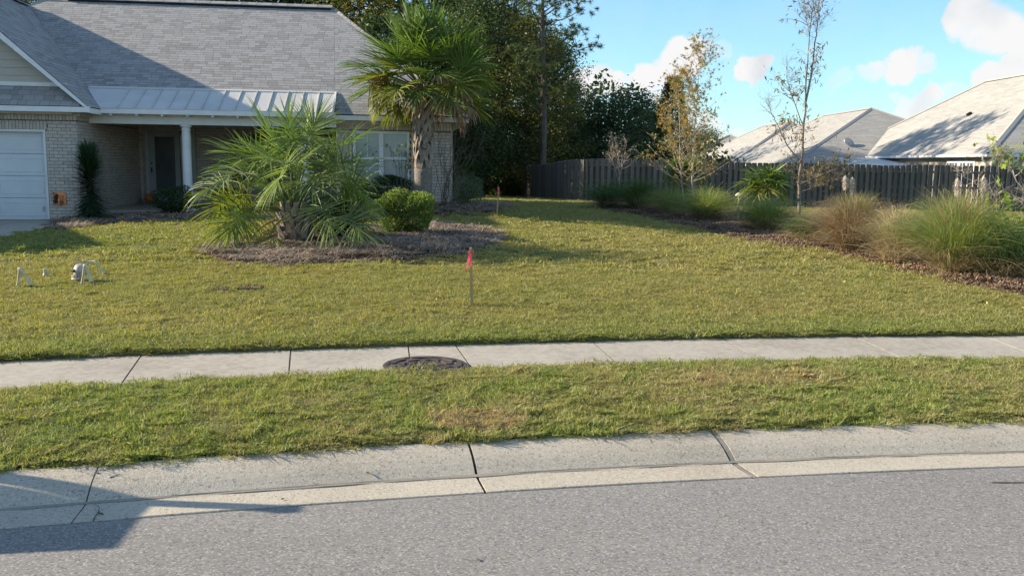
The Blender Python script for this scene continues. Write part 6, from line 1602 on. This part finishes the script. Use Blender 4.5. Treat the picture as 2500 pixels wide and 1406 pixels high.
def petal(r0, r1, a, wa, z=.022):
    g = Geo(); n = 7; V = []
    for k in range(n):
        t = k/(n-1); aa = a + wa*(t-.5); rr = r1 - (r1-r0)*.45*abs(2*t-1)**2.0
        V += [(r0*math.cos(aa), r0*math.sin(aa), z), (rr*math.cos(aa), rr*math.sin(aa), z), (r0*math.cos(aa), r0*math.sin(aa), .010), (rr*math.cos(aa), rr*math.sin(aa), .010)]
    Fc = [(k*4, k*4+1, k*4+5, k*4+4) for k in range(n-1)] + [(k*4+1, k*4+3, k*4+7, k*4+5) for k in range(n-1)] + [(k*4+4, k*4+6, k*4+2, k*4) for k in range(n-1)] + [(0,2,3,1), ((n-1)*4+1,(n-1)*4+3,(n-1)*4+2,(n-1)*4)]
    g.add(V, Fc, .5); return g.build('raised_petal', M_iron, mh)
for rr0, rr1, cnt in ((.27,.325,7),(.185,.245,7),(.10,.16,7)):
    for k in range(cnt): petal(rr0, rr1, 2*math.pi*(k+(.5 if rr0 == .185 else 0))/cnt, 2*math.pi/cnt*.78)
g = Geo(); ring(g, .035, .075, .009, .022, 24); g.build('boss', M_iron, mh)
# two orange plastic markers on the verge
for px, py, rz, lab in ((1963, 917, .4, 'left orange and white plastic scrap in the verge grass'), (1980, 918, -.5, 'right orange and white plastic scrap in the verge grass')):
    p = atz(px, py, .19); e = empty('plastic_scrap', tuple(p), rz, lab, 'plastic scrap', 'orange scraps on the verge')
    g = Geo(); V = [(-.035,-.012,0),(-.01,-.016,.016),(.022,-.010,.006),(.035,.006,-.004),(.012,.018,.012),(-.02,.014,.010)]; V += [(x,y,z-.004) for x,y,z in V]
    g.add(V, [(0,1,4,5),(1,2,3,4),(11,10,7,6),(10,9,8,7),(0,6,7,1),(1,7,8,2),(2,8,9,3),(3,9,10,4),(4,10,11,5),(5,11,6,0)], .5); g.build('strip', M_orange, e)
    g = Geo(); g.box((-.004,-.008,.015),(.014,.004,.021)); g.build('white_tab', M_white, e)
# little garden lanterns/mushrooms among the grasses
for px, py, lab, w in ((1804, 478, 'small pale mushroom shaped garden light between two grass clumps', .10), (1818, 484, 'second pale mushroom shaped garden light leaning beside the first', .09)):
    Yg = 25.4; p = at(px, py, Yg); z0 = zg(p.x, Yg); h = p.z - z0; e = empty('garden_light', (p.x, Yg, z0), 0, lab, 'garden light', 'pale garden lights in the right bed')
    g = Geo(); fixtube([(.028,0),(.024,h*.6),(.022,h)], 0, 0, 10, g); g.build('stem', M_soffit, e, smooth=True)
    g = Geo(); fixtube([(w,h-.01),(w*1.05,h+.01),(w*.85,h+.045),(w*.45,h+.075),(.01,h+.085)], 0, 0, 16, g); g.build('cap', M_soffit, e, smooth=True)
# bits lying on street and curb
for (px, py, z, nm, lab, sz) in ((1167, 1366, .02, 'dead_leaf', 'tiny dark curled leaf lying on the asphalt', .018), (690, 1218, .0, 'dead_leaf', 'small brown leaf lying in the gutter', .016), (898, 1154, .03, 'dead_leaf', 'brown oval leaf stuck on the curb slope', .022), (238, 1154, .085, 'dead_leaf', 'tiny dark seed on the curb by the crack', .012), (1798, 1050, .10, 'dead_leaf', 'dark clump of dead grass on the curb back edge', .05)):
    p = atz(px, py, z + .004); g = Geo(); V = [(-1,0,.1),(-.4,.45,.25),(.4,.4,.2),(1,0,.35),(.4,-.4,.15),(-.4,-.4,.3)]; V = [(x*sz, y*sz*.8, c*sz) for x,y,c in V]; V += [(x,y,c-.002) for x,y,c in V]
    g.add(V, [(0,5,2,1),(5,4,3,2),(6,7,8,11),(11,8,9,10),(0,1,7,6),(1,2,8,7),(2,3,9,8),(3,4,10,9),(4,5,11,10),(5,0,6,11)], .3)
    o = g.build(nm, M_mulch); o.location = p; o.rotation_euler = (0,0,rng.random()*6); tag(o, lab, 'dead leaf', 'bits lying on curb and street')
# bins and post added out of view, shaped to throw the shadow in the corner
def box_part(name, lo, hi, m, e, bv=.02, M=None):
    g = Geo(); g.box(lo, hi, M); return bevel(g.build(name, m, e), bv, 3)
M_bin = mat('bin_plastic', [(.02,.06,.04),(.03,.08,.05)], .5, 5)
for (x, y, h, w, d, lab) in ((-4.88, 4.88, .98, .55, .60, 'dark green bin added unseen beyond the left edge to throw the corner shadow'), (-4.75, 5.22, .58, .48, .42, 'lower dark green bin behind the first, added unseen to widen the corner shadow')):
    e = empty('shadow_bin', (x, y, .11), .15, lab, 'bin', 'unseen bins added for the corner shadow')
    g = Geo(); V = [(-w*.4,-d*.4,.05),(w*.4,-d*.4,.05),(w*.4,d*.4,.05),(-w*.4,d*.4,.05),(-w/2,-d/2,h),(w/2,-d/2,h),(w/2,d/2,h),(-w/2,d/2,h)]
    g.add(V, [(0,3,2,1),(4,5,6,7),(0,1,5,4),(1,2,6,5),(2,3,7,6),(3,0,4,7)], .5); bevel(g.build('body', M_bin, e), .03, 3)
    box_part('lid', (-w/2-.02,-d/2-.03,h+.002),(w/2+.02,d/2+.03,h+.05), M_bin, e)
    for s_ in (1,-1):
        g = Geo(); g.tube([(s_*w*.42-.02,d*.38,.09),(s_*w*.42+.02,d*.38,.09)], .09, 14, .5); g.build('wheel', M_black, e)
mp_ = empty('shadow_post', (-4.5, 5.24, .1), .2, 'slim wooden post added unseen beyond the left edge to throw a thin shadow streak', 'post')  # post added out of view, sized so its shadow makes the thin streak
box_part('post', (-.045,-.045,-.1),(.045,.045,1.30), M_wood, mp_, .005); box_part('cap', (-.055,-.055,1.301),(.055,.055,1.34), M_white, mp_, .005)
